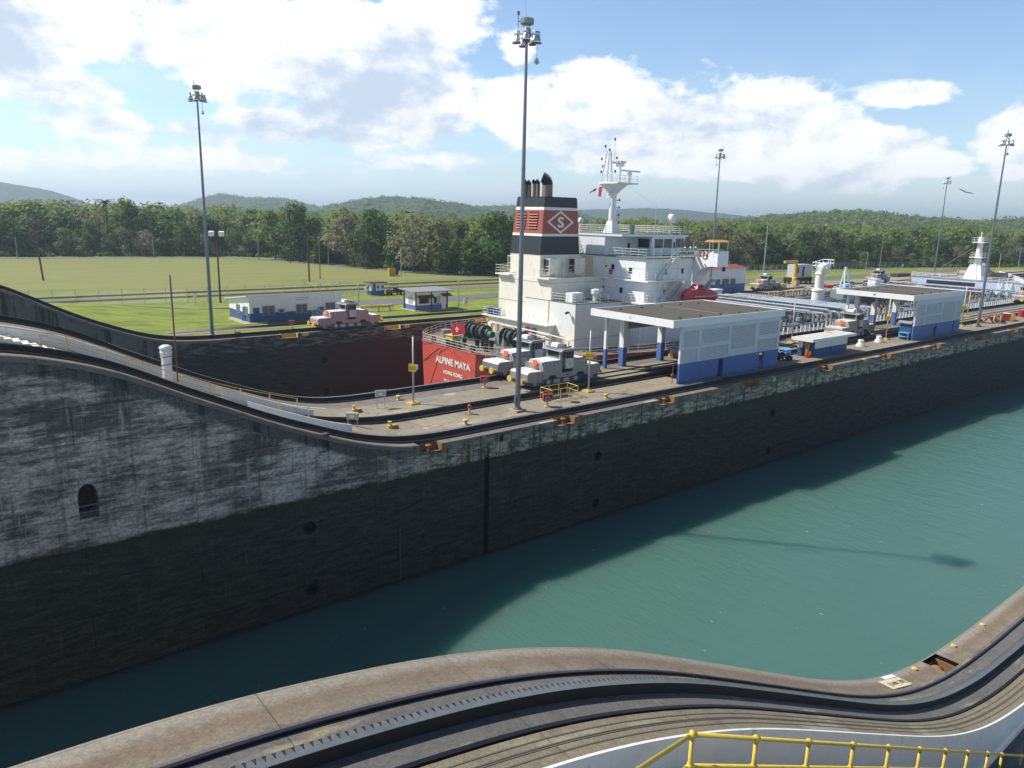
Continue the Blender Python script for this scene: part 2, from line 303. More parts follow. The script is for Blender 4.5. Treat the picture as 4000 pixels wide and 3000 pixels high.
steel_r = mat('rust_rail_steel', (.05, .04, .035), .5, .5, .3, 4)
steel_b = mat('polished_rack_steel', (.235, .245, .24), .36, .6, .3, 8)
rust_o = mat('orange_rusty_steel', (.27, .145, .06), .75, .1, .3, 3, .7, (.07, .04, .02))
yel = mat('faded_yellow_paint', (.62, .42, .10), .55, 0, .15, 4, .35, (.25, .12, .04))
yel_b = mat('bright_yellow_paint', (.66, .47, .07), .58, 0, .14, 5, .35, (.30, .17, .05))
red_p = mat('red_paint', (.42, .025, .022), .4, 0, .15, 3)
white_p = mat('white_paint', (.78, .78, .76), .45, 0, .05, 2, .22, (.35, .25, .15))
black = mat('black_rubber', (.012, .012, .013), .7)
blue_p = mat('blue_wall_paint', (.075, .155, .38), .5, 0, .10, 1.2, .3, (.03, .06, .15))
blue_d = mat('deep_blue_wall_paint', (.022, .085, .22), .5, 0, .08, 1.2)
def ribbon(mb, xs, pf, y0, y1, z0, z1, m=0):
    rows = []
    for x in xs:
        z = pf(x); rows.append([(x, y0, z + z0), (x, y0, z + z1), (x, y1, z + z1), (x, y1, z + z0)])
    return mb.grid(rows, m)
class Hole:
    def __init__(s, x0, x1, lo, hi, n=10, depth=1.0): s.x0, s.x1, s.lo, s.hi, s.d = x0, x1, lo, hi, depth; s.xs = np.linspace(x0, x1, n + 1)
def circ(x, z, r, n=12): return Hole(x - r, x + r, lambda q: z - math.sqrt(max(0, r * r - (q - x) ** 2)), lambda q: z + math.sqrt(max(0, r * r - (q - x) ** 2)), n, .7)
def wall_face(name, Y, pf, zb, holes, m, parent, pits=(), sgn=1):
    xs = xs_range([h.xs for h in holes] + [(p[0] - .001, p[0], p[1], p[1] + .001) for p in pits] + [np.arange(-8, 34, .3)])
    mb = MB(); dep = []
    def top(x):
        for p in pits:
            if p[0] <= x <= p[1]: return pf(x) - .48
        return pf(x)
    def quad(pts, dz=None):
        mb.add(pts, [(0, 1, 2, 3)])
        for i, q in enumerate(pts): dep.append(pf(q[0]) - q[2])
    for a, b in zip(xs, xs[1:]):
        mid = (a + b) / 2; hs = sorted([h for h in holes if h.x0 <= mid <= h.x1], key=lambda h: h.lo(mid))
        la, lb = zb, zb
        for h in hs:
            quad([(a, Y, la), (b, Y, lb), (b, Y, h.lo(b)), (a, Y, h.lo(a))])
            D = Y + sgn * h.d
            quad([(a, Y, h.lo(a)), (b, Y, h.lo(b)), (b, D, h.lo(b)), (a, D, h.lo(a))]); quad([(a, Y, h.hi(a)), (b, Y, h.hi(b)), (b, D, h.hi(b)), (a, D, h.hi(a))])
            quad([(a, D, h.lo(a)), (b, D, h.lo(b)), (b, D, h.hi(b)), (a, D, h.hi(a))])
            if abs(a - h.x0) < 1e-3: quad([(a, Y, h.lo(a)), (a, D, h.lo(a)), (a, D, h.hi(a)), (a, Y, h.hi(a))])
            if abs(b - h.x1) < 1e-3: quad([(b, Y, h.lo(b)), (b, D, h.lo(b)), (b, D, h.hi(b)), (b, Y, h.hi(b))])
            la, lb = h.hi(a), h.hi(b)
        quad([(a, Y, la), (b, Y, lb), (b, Y, top(b)), (a, Y, top(a))])
    o = build(name, mb, m, parent); atr = o.data.attributes.new('depth', 'FLOAT', 'POINT'); atr.data.foreach_set('value', dep); return o
def strip(name, xs, pf, ys, m, parent, skip=(), z=0.0, drop=0.0):
    mb = MB()
    for a, b in zip(xs, xs[1:]):
        if any(p[0] <= (a + b) / 2 <= p[1] for p in skip): continue
        mb.add([(a, ys[0], pf(a) + z), (b, ys[0], pf(b) + z), (b, ys[1], pf(b) + z), (a, ys[1], pf(a) + z)], [(0, 1, 2, 3)])
    return build(name, mb, m, parent)
def rack(name, xs, pf, yc, parent, w=.30, h=.34, teeth=None, y_low=None):
    mb = MB(); ribbon(mb, xs, pf, yc - w / 2, yc - w / 2 + .05, -.02, h); ribbon(mb, xs, pf, yc + w / 2 - .07, yc + w / 2 + .012, -.02, h - .008)
    ribbon(mb, xs, pf, yc - w / 2 + .05, yc + w / 2 - .03, -.02, h - .06)
    o = build(name, mb, mat('black_rack_steel', (.014, .013, .014), .75, 0, .3, 6), parent)  # black bars close the tooth gaps, painting in the shade of open holes
    if teeth:
        t = MB(); x = teeth[0]; ya, ym, yb = yc - w / 2, yc - w / 2 + w * .42, yc + w / 2
        while x < teeth[1]:
            s = teeth[2]; z0, z1 = pf(x) + h + .003, pf(x + s) + h + .003; zl = lambda q: z0 + (z1 - z0) * q
            t.add([(x, ya, z0), (x + s, ya, z1), (x + s, ym, z1), (x, ym, z0), (x + s * .84, yb, zl(.84)), (x + s * .36, yb, zl(.36)), (x + s * .36, yb, zl(.36) - .06), (x, ym, z0 - .06), (x + s * .84, yb, zl(.84) - .06), (x + s, ym, z1 - .06)], [(0, 1, 2, 3), (3, 2, 4, 5), (3, 5, 6, 7), (2, 4, 8, 9)])
            x += s
        build('rack_teeth', t, steel_b, o)
    return o
def runrail(xs, pf, y, parent, m=None): return build('running_rail', ribbon(MB(), xs, pf, y - .045, y + .045, -.01, .11), m or steel_d, parent)
FX = xs_range([np.arange(-8, 34, .3)])
# ---- near wall: the curved tow track below the camera
NW = thing('near_lock_wall', 'curving near lock wall with rack track and brown concrete coping below the viewpoint', 'lock wall', (0, 9.1, 0))
wall_face('wall_face', 9.1, PNr, -14, [], wallm, NW, sgn=-1)
strip('coping_strip', FX, PNr, (9.1, 8.3), edge_m, NW, [(25.9, 27.0)]); strip('track_bed', FX, PNr, (8.3, 6.76), bed_m, NW); strip('duct_covers', FX, PNr, (6.76, 6.08), duct_m, NW, z=.03)
build('coping_lip', ribbon(MB(), FX, PNr, 9.1, 9.15, -.2, -.006), edge_m, NW)
dl = MB()
for y in (6.6, 6.46, 6.42, 6.28): ribbon(dl, FX, PNr, y - .012, y + .012, .031, .037)
build('duct_seams', dl, mat('dark_seam', (.10, .09, .07), .9), NW)
build('running_rail', ribbon(MB(), FX, PNr, 8.10, 8.165, -.01, .055), mat('purple_grey_rail_steel', (.05, .043, .06), .35, .7, .2, 4), NW); build('running_rail', ribbon(MB(), FX, PNr, 6.78, 6.86, -.01, .06), steel_d, NW)
rack('rack_rail', FX, PNr, 7.47, NW, .21, .20, (-1, 60, .115))
ww = MB()
ribbon(ww, FX, PNr, 6.03, 6.08, -4.6, .05)
build('white_retaining_wall', ww, white_w, NW)
tag(build('painted_marker', MB().add([(22.15, 8.9, PNr(22.15) + .012), (22.15, 8.42, PNr(22.15) + .012), (23.6, 8.42, PNr(23.6) + .012), (23.6, 8.9, PNr(23.6) + .012)], [(0, 1, 2, 3)]), mat('cream_marker_paint', (.66, .58, .40), .7, 0, .15, 8), NW))
sl = (PNr(23.6) - PNr(22.15)) / 1.45
text('marker_lettering', '[/05 | 0061/]', .23, frame((23.52, 8.58, PNr(23.52) + .02), (-1, 0, -sl), (0, 1, 0)), black, NW, .001, .006)
build('painted_marker', MB().add([(22.75, 9.09, PNr(22.75) + .011), (22.75, 8.93, PNr(22.75) + .011), (23.6, 8.93, PNr(23.6) + .011), (23.6, 9.09, PNr(23.6) + .011)], [(0, 1, 2, 3)]), white_p, NW)
build('yellow_edge_mark', MB().add([(29.75, 9.05, .012), (29.88, 9.05, .012), (29.88, 8.33, .012), (29.75, 8.33, .012)], [(0, 1, 2, 3)]), yel_b, NW)
pp = MB(); pp.box(25.9, 8.3, -.5, 27.0, 9.1, -.45); pp.box(25.9, 8.3, -.45, 27, 8.34, .01); pp.box(25.9, 8.34, -.45, 25.95, 9.1, PNr(25.9)); pp.box(26.95, 8.34, -.45, 27, 9.1, .06)
pb = build('mooring_pit', pp, rust_o, NW); build('mooring_hook', MB().lathe([(.12, -.45), (.09, -.3), (.09, -.1), (.2, -.03), (.2, .03), (.05, .08)], (26.45, 8.75, 0), 10), rust_o, pb, smooth=True)
for x in (25.0, 28.3, 31.0):
    build('edge_ring', MB().lathe([(.1, 0), (.1, .05), (.04, .07)], (x, 8.95, PNr(x)), 8), yel, NW)
NG = build('lower_walkway', MB().add([(-10, 5.93, -.5), (60, 5.93, -.5), (60, -20, -.5), (-10, -20, -.5)], [(0, 1, 2, 3)]), deckmat('shaded_grey_paving', (.10, .10, .095), (.16, .155, .145), (.08, .08, .08), (.2, .2, .19)))
tag(NG, kind='structure')
# concrete stair flight the yellow railing stands on
st = MB()
for i in range(48):
    x = 7.7 + i * .33; z = 7.05 - i * .167
    st.box(x, 3.4, -.5, x + .33, 5.5, z)
st.box(-3, 3.4, -.5, 7.7, 5.5, 7.08)
STT = tag(build('concrete_stair', st, mat('dark_stained_concrete', (.07, .07, .065), .85, 0, .3, 1.5), world=True), 'dark concrete stair going down beside the white retaining wall', 'stair')
ry = thing('stair_railing', 'bright yellow pipe railing in the foreground running down past white curved wall', 'railing', (7.7, 5.4, 7.1))
def yz(x): return 8.11 if x < 7.72 else 8.11 - .507 * (x - 7.72)
pxs = [-1.4, .4, 2.2, 4.0, 5.85, 7.72, 9.37, 11.05, 12.77, 14.41, 16.1, 17.7, 19.29, 20.91, 22.16, 24.1]
for nme, dz in (('top_rail', 0), ('middle_rail', -.5)):
    t = MB(); t.cyl((-1.4, 5.4, 8.11 + dz), (7.72, 5.4, 8.11 + dz), .033, None, 10); t.cyl((7.72, 5.4, 8.11 + dz), (24.1, 5.4, yz(24.1) + dz), .033, None, 10); build(nme, t, yel_b, ry, smooth=True)
for x in pxs:
    t = MB(); z = yz(x); t.cyl((x, 5.4, z - 1.12), (x, 5.4, z), .033, None, 10)
    for q in (0, -.5): t.cyl((x, 5.4, z + q - .075), (x, 5.4, z + q + .045), .043, None, 10); t.cyl((x - .07, 5.4, yz(x - .07) + q), (x + .07, 5.4, yz(x + .07) + q), .042, None, 10)
    build('post', t, yel_b, ry, smooth=True)
# ---- centre wall
PITS = [(25.2, 27.0), (37.4, 39.3), (49.2, 51.3), (61.6, 64.2), (75.5, 78.0), (89.2, 91.6), (103, 105.5), (117, 119.5), (131, 133.5)]
CW = thing('centre_lock_wall', 'long centre lock wall between the two chambers, stained dark below and dropping down a curved incline', 'lock wall', (0, 40.65, 0))
arch = Hole(5.4, 6.3, lambda x: -.22, lambda x: 1.0 + math.sqrt(max(0, .45 ** 2 - (x - 5.85) ** 2)) * 1.25, 14, 1.6)
slot = Hole(18.12, 18.85, lambda x: .9, lambda x: 2.05, 2, .35); sq = Hole(31.9, 32.3, lambda x: -.75, lambda x: -.22, 2, .5); lad = Hole(30.58, 31.05, lambda x: -13.9, lambda x: -.9, 2, .35)
holes = [arch, slot, sq, lad] + [circ(x, z, .42) for x in (17.4, 42.1, 67) for z in (-3.7, -7.75)]
wall_face('wall_face', 40.65, PC, -14, holes, wallm, CW, PITS)
strip('track_edge', xs_range([(p[0], p[1]) for p in PITS]), PC, (40.65, 41.35), cedge_m, CW, PITS); FXC = FX
strip('track_bed', FX, PC, (41.35, 43.3), cedge_m, CW, z=-.002)
build('coping_lip', ribbon(MB(), [x for x in FX if x < 24.9], PC, 40.56, 40.65, -.28, -.02), cedge_m, CW)
ML = lambda x: PC(x) - .75 * float(np.interp(x, [13, 23.5], [1, 0]))
XI = [x for x in FX if x < 24.2]
build('inner_slab_side', ribbon(MB(), XI, PC, 43.3, 43.32, -2.5, -.005), white_w, CW)
strip('deck', [x for x in FX if x >= 23.6], PC, (43.3, 53.9), deck_m, CW, z=-.004)
strip('incline_path', XI, ML, (43.3, 52.6), deck_m, CW)
build('white_retaining_wall', ribbon(MB(), XI, PC, 52.45, 52.6, -2.4, .02), white_w, CW)
strip('track_bed', FX, PC, (52.6, 56.5), cedge_m, CW, z=.0)
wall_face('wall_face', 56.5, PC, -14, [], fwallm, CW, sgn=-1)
build('white_parapet', ribbon(MB(), [x for x in np.arange(15.5, 22.6, .3)], PC, 44.7, 44.85, -1.2, .42), white_w, CW); build('white_parapet', ribbon(MB(), [x for x in np.arange(15.5, 22, .3)], PC, 49.5, 49.65, -1.2, .35), white_w, CW)
for y, a in ((41.45, 0), (42.85, 0), (54.5, 0), (55.95, 0)): runrail(FX, PC, y, CW, steel_r)
rack('rack_rail', FX, PC, 42.2, CW, .3, .34, (10, 60, .25)); rack('rack_rail', FX, PC, 55.25, CW, .3, .34, (10, 60, .25))
XR = [x for x in FX if x > 8]; rack('rack_rail', XR, ML, 47.8, CW, .3, .34); runrail(XR, ML, 47.0, CW, steel_r); runrail(XR, ML, 48.6, CW, steel_r)
for y in (49.85, 51.35): build('running_rail', MB().box(46.5, y - .045, -.01, 300, y + .045, .11), steel_r, CW)
build('ladder_rungs', MB().ladder((30.66, 40.72, -13), (30.66, 40.72, -1.2), (.31, 0, 0), .3, .02), steel_d, CW)
build('drain_pipe', MB().cyl((23.65, 40.6, -8.9), (23.65, 40.6, -5.2), .06, None, 8), mat('rusty_pipe', (.12, .08, .06), .8), CW)
build('arch_bars', MB().cyl((5.4, 40.75, .42), (6.3, 40.75, .42), .025).cyl((5.4, 40.75, .08), (6.3, 40.75, .08), .025), mat('grey_bar', (.2, .2, .2), .5), CW)
for a, b in PITS:
    pp = MB(); pp.box(a, 40.65, -.52, b, 41.35, -.48); pp.box(a, 41.31, -.48, b, 41.35, .03); pp.box(a, 40.62, -.48, a + .06, 41.31, .03); pp.box(b - .06, 40.62, -.48, b, 41.31, .03); pp.box(b, 40.63, -.42, b + .5, 40.66, .02); pp.box(b, 40.66, .0, b + .5, 41.1, .02)
    o = build('mooring_pit', pp, rust_o, CW); xc = (a + b) / 2
    build('mooring_hook', MB().lathe([(.14, -.48), (.1, -.4), (.09, -.18), (.22, -.1), (.22, -.02), (.06, .02)], (xc, 40.95, 0), 10), rust_o, o, smooth=True)
    build('edge_marking', MB().add([(a - 1.6, 40.68, .006), (a - .15, 40.68, .006), (a - .15, 41.0, .006), (a - 1.6, 41.0, .006)], [(0, 1, 2, 3)]), mat('worn_cream_paint', (.42, .38, .28), .8, 0, .5, 14), CW)
random.seed(3)
for x in list(np.arange(54, 150, 3.1)):   # worn yellow coping blocks
    x += random.uniform(-.8, .8)
    if any(p[0] - .8 < x < p[1] + 1.2 for p in PITS): continue
    w = random.uniform(.3, .8); build('coping_patch', MB().box(x, 40.62, -random.uniform(.2, .45), x + w, 40.95, .02), random.choice([yel, rust_o, duct_m]), CW)
# stairs on the incline and its railings
for x0, x1, z0, z1, n in ((2.6, 8.2, PC(2.6) - .1, ML(8.2), 13),):
    t = MB()
    for i in range(n):
        a = x0 + (x1 - x0) * i / n; t.box(a, 50.6, ML(a) - 1.5, a + (x1 - x0) / n, 52.4, z0 + (z1 - z0) * (i + 1) / n)
    t.box(-6, 50.6, 5, x0, 52.4, z0 + .02); tag(build('incline_stair', t, white_w), 'white painted concrete steps climbing the centre wall incline at far left', 'stair')
for lab, Yr, za, xa in (('upper of two thin yellow handrails on the centre wall incline, beside the white wall', 50.45, 1.05, 2.4), ('lower of two thin yellow handrails on the centre wall incline, beside the near track', 46.2, 1.25, 5.2)):
    o = thing('incline_railing', lab, 'railing', (12, Yr, PC(12)), 0, 'handrails on the incline')
    zr = lambda x: (ML(max(x, xa)) if x > xa else ML(xa)) + za
    seg = [-4, xa, 7, 9, 11, 13, 15, 17, 19, 21] if za < 1.2 else [-4, xa, 9.5, 12, 14, 16, 18, 20]
    for nme, dz in (('top_rail', 0), ('middle_rail', -.5)):
        build(nme, MB().tube([(x, Yr, zr(x) + dz) for x in seg], .024, 6), yel, o)
    for x in seg: build('post', MB().cyl((x, Yr, zr(x) - za), (x, Yr, zr(x) + .03), .035, None, 6), yel, o)
# ---- far wall
FW = thing('far_lock_wall', 'far lock wall beyond the tanker with grass on top and a curved drop at left', 'lock wall', (0, 90.6, 0))
FP = [(36.0, 38.2), (50.6, 53.2), (66, 68.5)]
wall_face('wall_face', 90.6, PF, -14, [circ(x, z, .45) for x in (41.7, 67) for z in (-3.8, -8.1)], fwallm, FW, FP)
strip('track_edge', xs_range(FP), PF, (90.6, 91.3), cedge_m, FW, FP); strip('track_bed', FX, PF, (91.3, 92.9), cedge_m, FW)
build('coping_lip', ribbon(MB(), [x for x in FX if x < 30], PF, 90.5, 90.6, -.3, -.02), cedge_m, FW)
runrail(FX, PF, 91.3, FW, steel_r); runrail(FX, PF, 92.8, FW, steel_r); rack('rack_rail', FX, PF, 92.0, FW, .34, .38)
for a, b in FP:
    pp = MB(); pp.box(a, 90.6, -.52, b, 91.3, -.48); pp.box(a, 91.26, -.48, b, 91.3, .03); pp.box(a, 90.57, -.6, a + .08, 91.26, .03); pp.box(b - .08, 90.57, -.6, b, 91.26, .03); pp.box(b + .5, 90.55, -.4, b + 1.4, 90.62, .02)
    build('mooring_pit', pp, yel, FW)
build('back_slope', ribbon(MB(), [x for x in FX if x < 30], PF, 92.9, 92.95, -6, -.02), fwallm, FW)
# ---- water
k = MN('green_canal_water'); w1 = k.noise(1.05, (1.25, .42, 1), 4, .6); w2 = k.noise(.22, (1, .5, 1), 3, .5, loc=(4, 2, 0)); w3 = k.noise(3.0, (1.2, .45, 1), 3, .6)
hh = k.math('ADD', k.math('ADD', k.math('MULTIPLY', w1, .6), k.math('MULTIPLY', w2, .7)), k.math('MULTIPLY', w3, .3)); k.bump(hh, .8, .22)
fl = k.noise(3.6, (1.5, .55, 1), 2, .5, loc=(11, 3, 0)); tint = k.noise(.035, (1, 1, 1), 3, .6)
c = k.mix(tint, (.066, .152, .124), (.075, .166, .148)); c = k.mix(k.mr(fl, .77, .79), c, (.45, .5, .48))
waterm = k.out(c, .12, 0, .5); k.b.inputs['IOR'].default_value = 1.33
k.b.inputs['Subsurface Weight'].default_value = 1.0; k.b.inputs['Subsurface Radius'].default_value = (.5, 1.0, .9); k.b.inputs['Subsurface Scale'].default_value = 14.0
for y0, y1 in ((9.1, 40.65), (56.5, 90.6)):
    w = MB().box(-60, y0 + .001, WZ - 14, 600, y1 - .001, WZ); tag(build('canal_water', w, waterm), kind='structure')
# ------------------------------------------------------------------ land beyond the locks
k = MN('mown_grass'); X_ = k.xyz(); n1 = k.noise(.035, (1, 2.5, 1), 5, .6); n2 = k.noise(.5, (.5, 1.6, 1), 6, .7); n3 = k.noise(6, (1, 1, 1), 4, .7); n4 = k.noise(.12, (.25, 2.2, 1), 5, .6, loc=(3, 9, 0))
near = k.mix(k.mr(n2, .3, .7), (.145, .19, .028), (.30, .345, .06)); dry = k.mix(n2, (.18, .21, .055), (.29, .29, .10)); dry = k.mix(k.math('MULTIPLY', k.mr(n4, .48, .6), .6), dry, (.23, .185, .085))
pt = k.noise(.16, (.7, 1.6, 1), 6, .7, loc=(5, 5, 0)); near = k.mix(k.math('MULTIPLY', k.mr(pt, .5, .66), .7), near, (.10, .135, .024)); near = k.mix(k.math('MULTIPLY', k.mr(pt, .36, .30), .5), near, (.30, .27, .09)); f = k.mr(k.math('ADD', X_[1], k.math('MULTIPLY', n1, 16)), 132, 150); c = k.mix(f, near, dry); c = k.mix(k.math('MULTIPLY', k.mr(n1, .55, .7), .5), c, (.12, .20, .02))
c = k.mix(k.math('MULTIPLY', n3, .35), c, (.05, .09, .012)); k.bump(n3, .4, .05); grassm = k.out(c, .9, 0, .2)
def gz(x, y):
    if y < 93: return 0
    h = 2.2 * math.exp(-((x - 16) / 12) ** 2 - ((y - 117) / 10) ** 2)
    if x < 24: h = max(h, 0) + max(0, PF(x)) * math.exp(-max(0, y - 93) / 9)
    return h
gx = list(np.arange(-140, 60, 5)) + [80, 110, 150, 220, 330, 500, 800, 1500, 3000, 6000]; gy = [92.95] + list(np.arange(95, 150, 5)) + [170, 220, 300, 500, 900, 1800, 4000, 8000]
tag(build('grass_ground', MB().grid([[(x, y, gz(x, y) - .02) for x in gx] for y in gy]), grassm, smooth=True), kind='structure')
tag(build('near_ground', MB().add([(600, -3000, -.6), (6000, -3000, -.6), (6000, 93, -.6), (600, 93, -.6)], [(0, 1, 2, 3)]), grassm), kind='structure')
asph = deckmat('grey_asphalt', (.10, .10, .105), (.15, .15, .15), (.12, .115, .11), (.19, .18, .17)); path_m = deckmat('worn_track_concrete', (.17, .15, .12), (.26, .23, .185), (.10, .085, .07), (.30, .27, .22)); yard_m = deckmat('pale_yard_concrete', (.25, .215, .165), (.36, .315, .25), (.18, .14, .11), (.40, .36, .29), joints=1)
def road(name, pts, w, m, z):
    mb = MB(); rows = []
    for i, p in enumerate(pts):
        a = Vector(pts[max(0, i - 1)]); b = Vector(pts[min(len(pts) - 1, i + 1)]); t = (b - a).normalized(); n = Vector((-t.y, t.x)); p = Vector(p); ww_ = w[i] if isinstance(w, (list, tuple)) else w
        L = p + n * ww_ / 2; Q = p - n * ww_ / 2; rows.append([(L.x, L.y, gz(L.x, L.y) + z), (Q.x, Q.y, gz(Q.x, Q.y) + z)])
    return tag(build(name, mb.grid(rows), m), kind='structure')
road('perimeter_road', [(-40, 272), (10, 268), (40, 264), (70, 258), (85, 252), (95, 232), (101, 207), (106, 184), (112, 165), (122, 150), (150, 143), (200, 140), (260, 136), (330, 122)], 6, asph, .012)
road('inner_road', [(-30, 146), (20, 143), (40, 139), (60, 136), (100, 132), (140, 124), (200, 117), (300, 113)], 3.0, asph, .010)
road('yard_road', [(49, 128), (52, 121), (62, 117), (75, 116), (95, 118), (130, 116), (180, 113), (240, 113), (320, 113)], [4, 7, 9, 7, 6, 6, 6, 7, 7], asph, .014)
road('footpath', [(-10, 128), (20, 123), (34, 120), (48, 119.5)], 1.2, path_m, .016)
road('return_track_bed', [(24, 97.6), (40, 97.9), (70, 98.2), (110, 98.2), (420, 98.2)], 3.2, path_m, .008)
tag(build('yard_paving', MB().add([(97, 92.96, .018), (330, 92.96, .018), (330, 106, .018), (128, 106, .018), (97, 98, .018)], [(0, 1, 2, 3, 4)]), yard_m), kind='structure')
RT = thing('return_track', 'rusty return rails running through the grass along the far lock wall', 'rail track', (60, 98.2, 0))
for y in (97.5, 98.9): build('running_rail', MB().box(24, y - .05, 0, 420, y + .05, .13), steel_r, RT)
build('rack_rail', MB().box(24, 98.1, 0, 420, 98.32, .12), steel_d, RT)
for y, lab in ((139, 'nearer dark railway line crossing the grass behind the wire fence'), (146.5, 'farther dark railway line crossing the grass behind the wire fence')):
    o = thing('railway_track', lab, 'rail track', (40, y, 0)); bm_ = MB()
    build('ballast', MB().add([(-10, y - .9, .02), (120, y - 1.0, .02), (120, y + .8, .02), (-10, y + .9, .02)], [(0, 1, 2, 3)]), mat('dark_ballast', (.20, .20, .11), .9, 0, .3, 2), o)
    for d in (-.7, .7): build('running_rail', MB().box(-10, y + d - .04, .03, 120, y + d + .04, .13), steel_r, o)
# ------------------------------------------------------------------ hills
k = MN('forested_hill'); n1 = k.noise(.06, (1, 1, 1), 6, .7); n2 = k.noise(.012, (1, 1, 1), 4, .6)
c = k.mix(k.mr(n1, .35, .65), (.022, .045, .014), (.075, .11, .035)); c = k.mix(k.math('MULTIPLY', n2, .5), c, (.07, .08, .045)); hillm = k.out(c, .95, 0, .1)
HF = []
def hill(name, cx, cy, rx, ry, h, ang, seed, step):
    rs = np.random.RandomState(seed); nx = int(2.4 * rx / step); ny = int(2.4 * ry / step); rows = []
    ca, sa = math.cos(ang), math.sin(ang); ph = rs.rand(10, 3) * 6.28; fr = rs.rand(10, 2) * 4.5 + 1.0
    def shape(u, v):
        b = max(0, 1 - u * u - v * v) ** .75
        return h * b * (1 + sum(math.sin(fr[q, 0] * u * 2 + ph[q, 0]) * math.cos(fr[q, 1] * v + ph[q, 1]) for q in range(10)) * .028) - 4
    HF.append((cx, cy, rx, ry, ca, sa, shape))
    for j in range(ny + 1):
        r = []
        for i in range(nx + 1):
            u = (i / nx - .5) * 2.4; v = (j / ny - .5) * 2.4
            z = shape(u, v) + (abs(math.sin(i * .9 + 2 * math.sin(j * .6))) * 2.5 + rs.rand() * 3.0) * (1 if u * u + v * v < .98 else 0)
            x = u * rx + (rs.rand() - .5) * step * .6; y = v * ry + (rs.rand() - .5) * step * .6; r.append((cx + x * ca - y * sa, cy + x * sa + y * ca, z))
        rows.append(r)
    return tag(build(name, MB().grid(rows), hillm, smooth=True), kind='structure')
HILLS = [(176, 2594, 320, 500, 76.4, -0.068, 1, 16), (654, 1784, 203, 400, 50.1, -0.351, 2, 13), (644, 1072, 174, 260, 41.5, -0.541, 3, 9), (948, 1163, 185, 260, 38.4, -0.684, 8, 10), (1879, 1649, 421, 400, 53.8, -0.85, 4, 16), (799, 415, 175, 220, 25.7, -1.092, 5, 6.5), (955, 295, 214, 220, 24.9, -1.271, 6, 7), (2055, 2582, 3634, 350, 28.7, -0.672, 7, 26)]
for a in HILLS: hill('wooded_hill', *a)
# ------------------------------------------------------------------ trees
def leafmat(name, cols):
    k = MN(name); oi = k.n('ShaderNodeObjectInfo'); r = k.n('ShaderNodeValToRGB'); r.color_ramp.interpolation = 'LINEAR'
    e = r.color_ramp.elements
    for i, c in enumerate(cols):
        q = e[i] if i < 2 else e.new(1.0)
        q.position = i / (len(cols) - 1); q.color = c + (1,)
    k.l(oi.outputs['Random'], r.inputs[0]); n = k.noise(.55, (1, 1, 1), 4, .65); n2 = k.noise(3.5, (1, 1, 1), 2, .5)
    c = k.mix(k.mr(n, .3, .7), k.mix(1.0, r.outputs[0], (.8, .82, .74), 'MULTIPLY'), k.mix(1.0, r.outputs[0], (1.35, 1.3, 1.1), 'MULTIPLY')); c = k.mix(k.math('MULTIPLY', n2, .35), c, (.03, .05, .012))
    m = k.out(c, .6, 0, .25)
    tr = k.n('ShaderNodeBsdfTranslucent'); k.l(c, tr.inputs[0]); mx = k.n('ShaderNodeMixShader'); mx.inputs[0].default_value = .52
    o = [q for q in k.t.nodes if q.type == 'OUTPUT_MATERIAL'][0]; k.l(k.b.outputs[0], mx.inputs[1]); k.l(tr.outputs[0], mx.inputs[2]); k.l(mx.outputs[0], o.inputs[0]); return m
lm_green = leafmat('mixed_green_leaves', [(.12, .21, .035), (.16, .25, .045), (.21, .29, .06), (.20, .25, .08)])
lm_dark = leafmat('dark_green_leaves', [(.07, .135, .03), (.085, .155, .036), (.10, .17, .045), (.09, .15, .045)])
lm_olive = leafmat('grey_olive_leaves', [(.25, .26, .15), (.23, .25, .12), (.29, .28, .18), (.26, .25, .16)])
lm_lime = leafmat('lime_green_leaves', [(.12, .20, .035), (.15, .23, .045), (.13, .21, .04), (.16, .23, .05)])
lm_palm = leafmat('palm_fronds', [(.06, .09, .025), (.07, .10, .03), (.08, .11, .04), (.07, .09, .03)])
barkm = mat('grey_bark', (.075, .065, .05), .9, 0, .25, 2)
def leaves(rs, clumps, per, size, V, F):
    for cx, cy, cz, r in clumps:
        d = rs.normal(size=(per, 3)); d /= np.linalg.norm(d, axis=1)[:, None]; rr = r * (.55 + .5 * rs.rand(per)) ** .7
        P = np.array((cx, cy, cz)) + d * rr[:, None] * np.array((1, 1, .78))
        for q in range(per):
            n = d[q] + rs.normal(size=3) * .55 + np.array((-.15, 0, .85)); n /= np.linalg.norm(n); a = np.cross(n, rs.normal(size=3)); a /= np.linalg.norm(a) + 1e-9; b = np.cross(n, a); s = size * (.6 + .8 * rs.rand())
            p = P[q]; o = len(V); V += [tuple(p - a * s), tuple(p - b * s * .55), tuple(p + a * s), tuple(p + b * s * .55)]; F.append((o, o + 1, o + 2, o + 3))
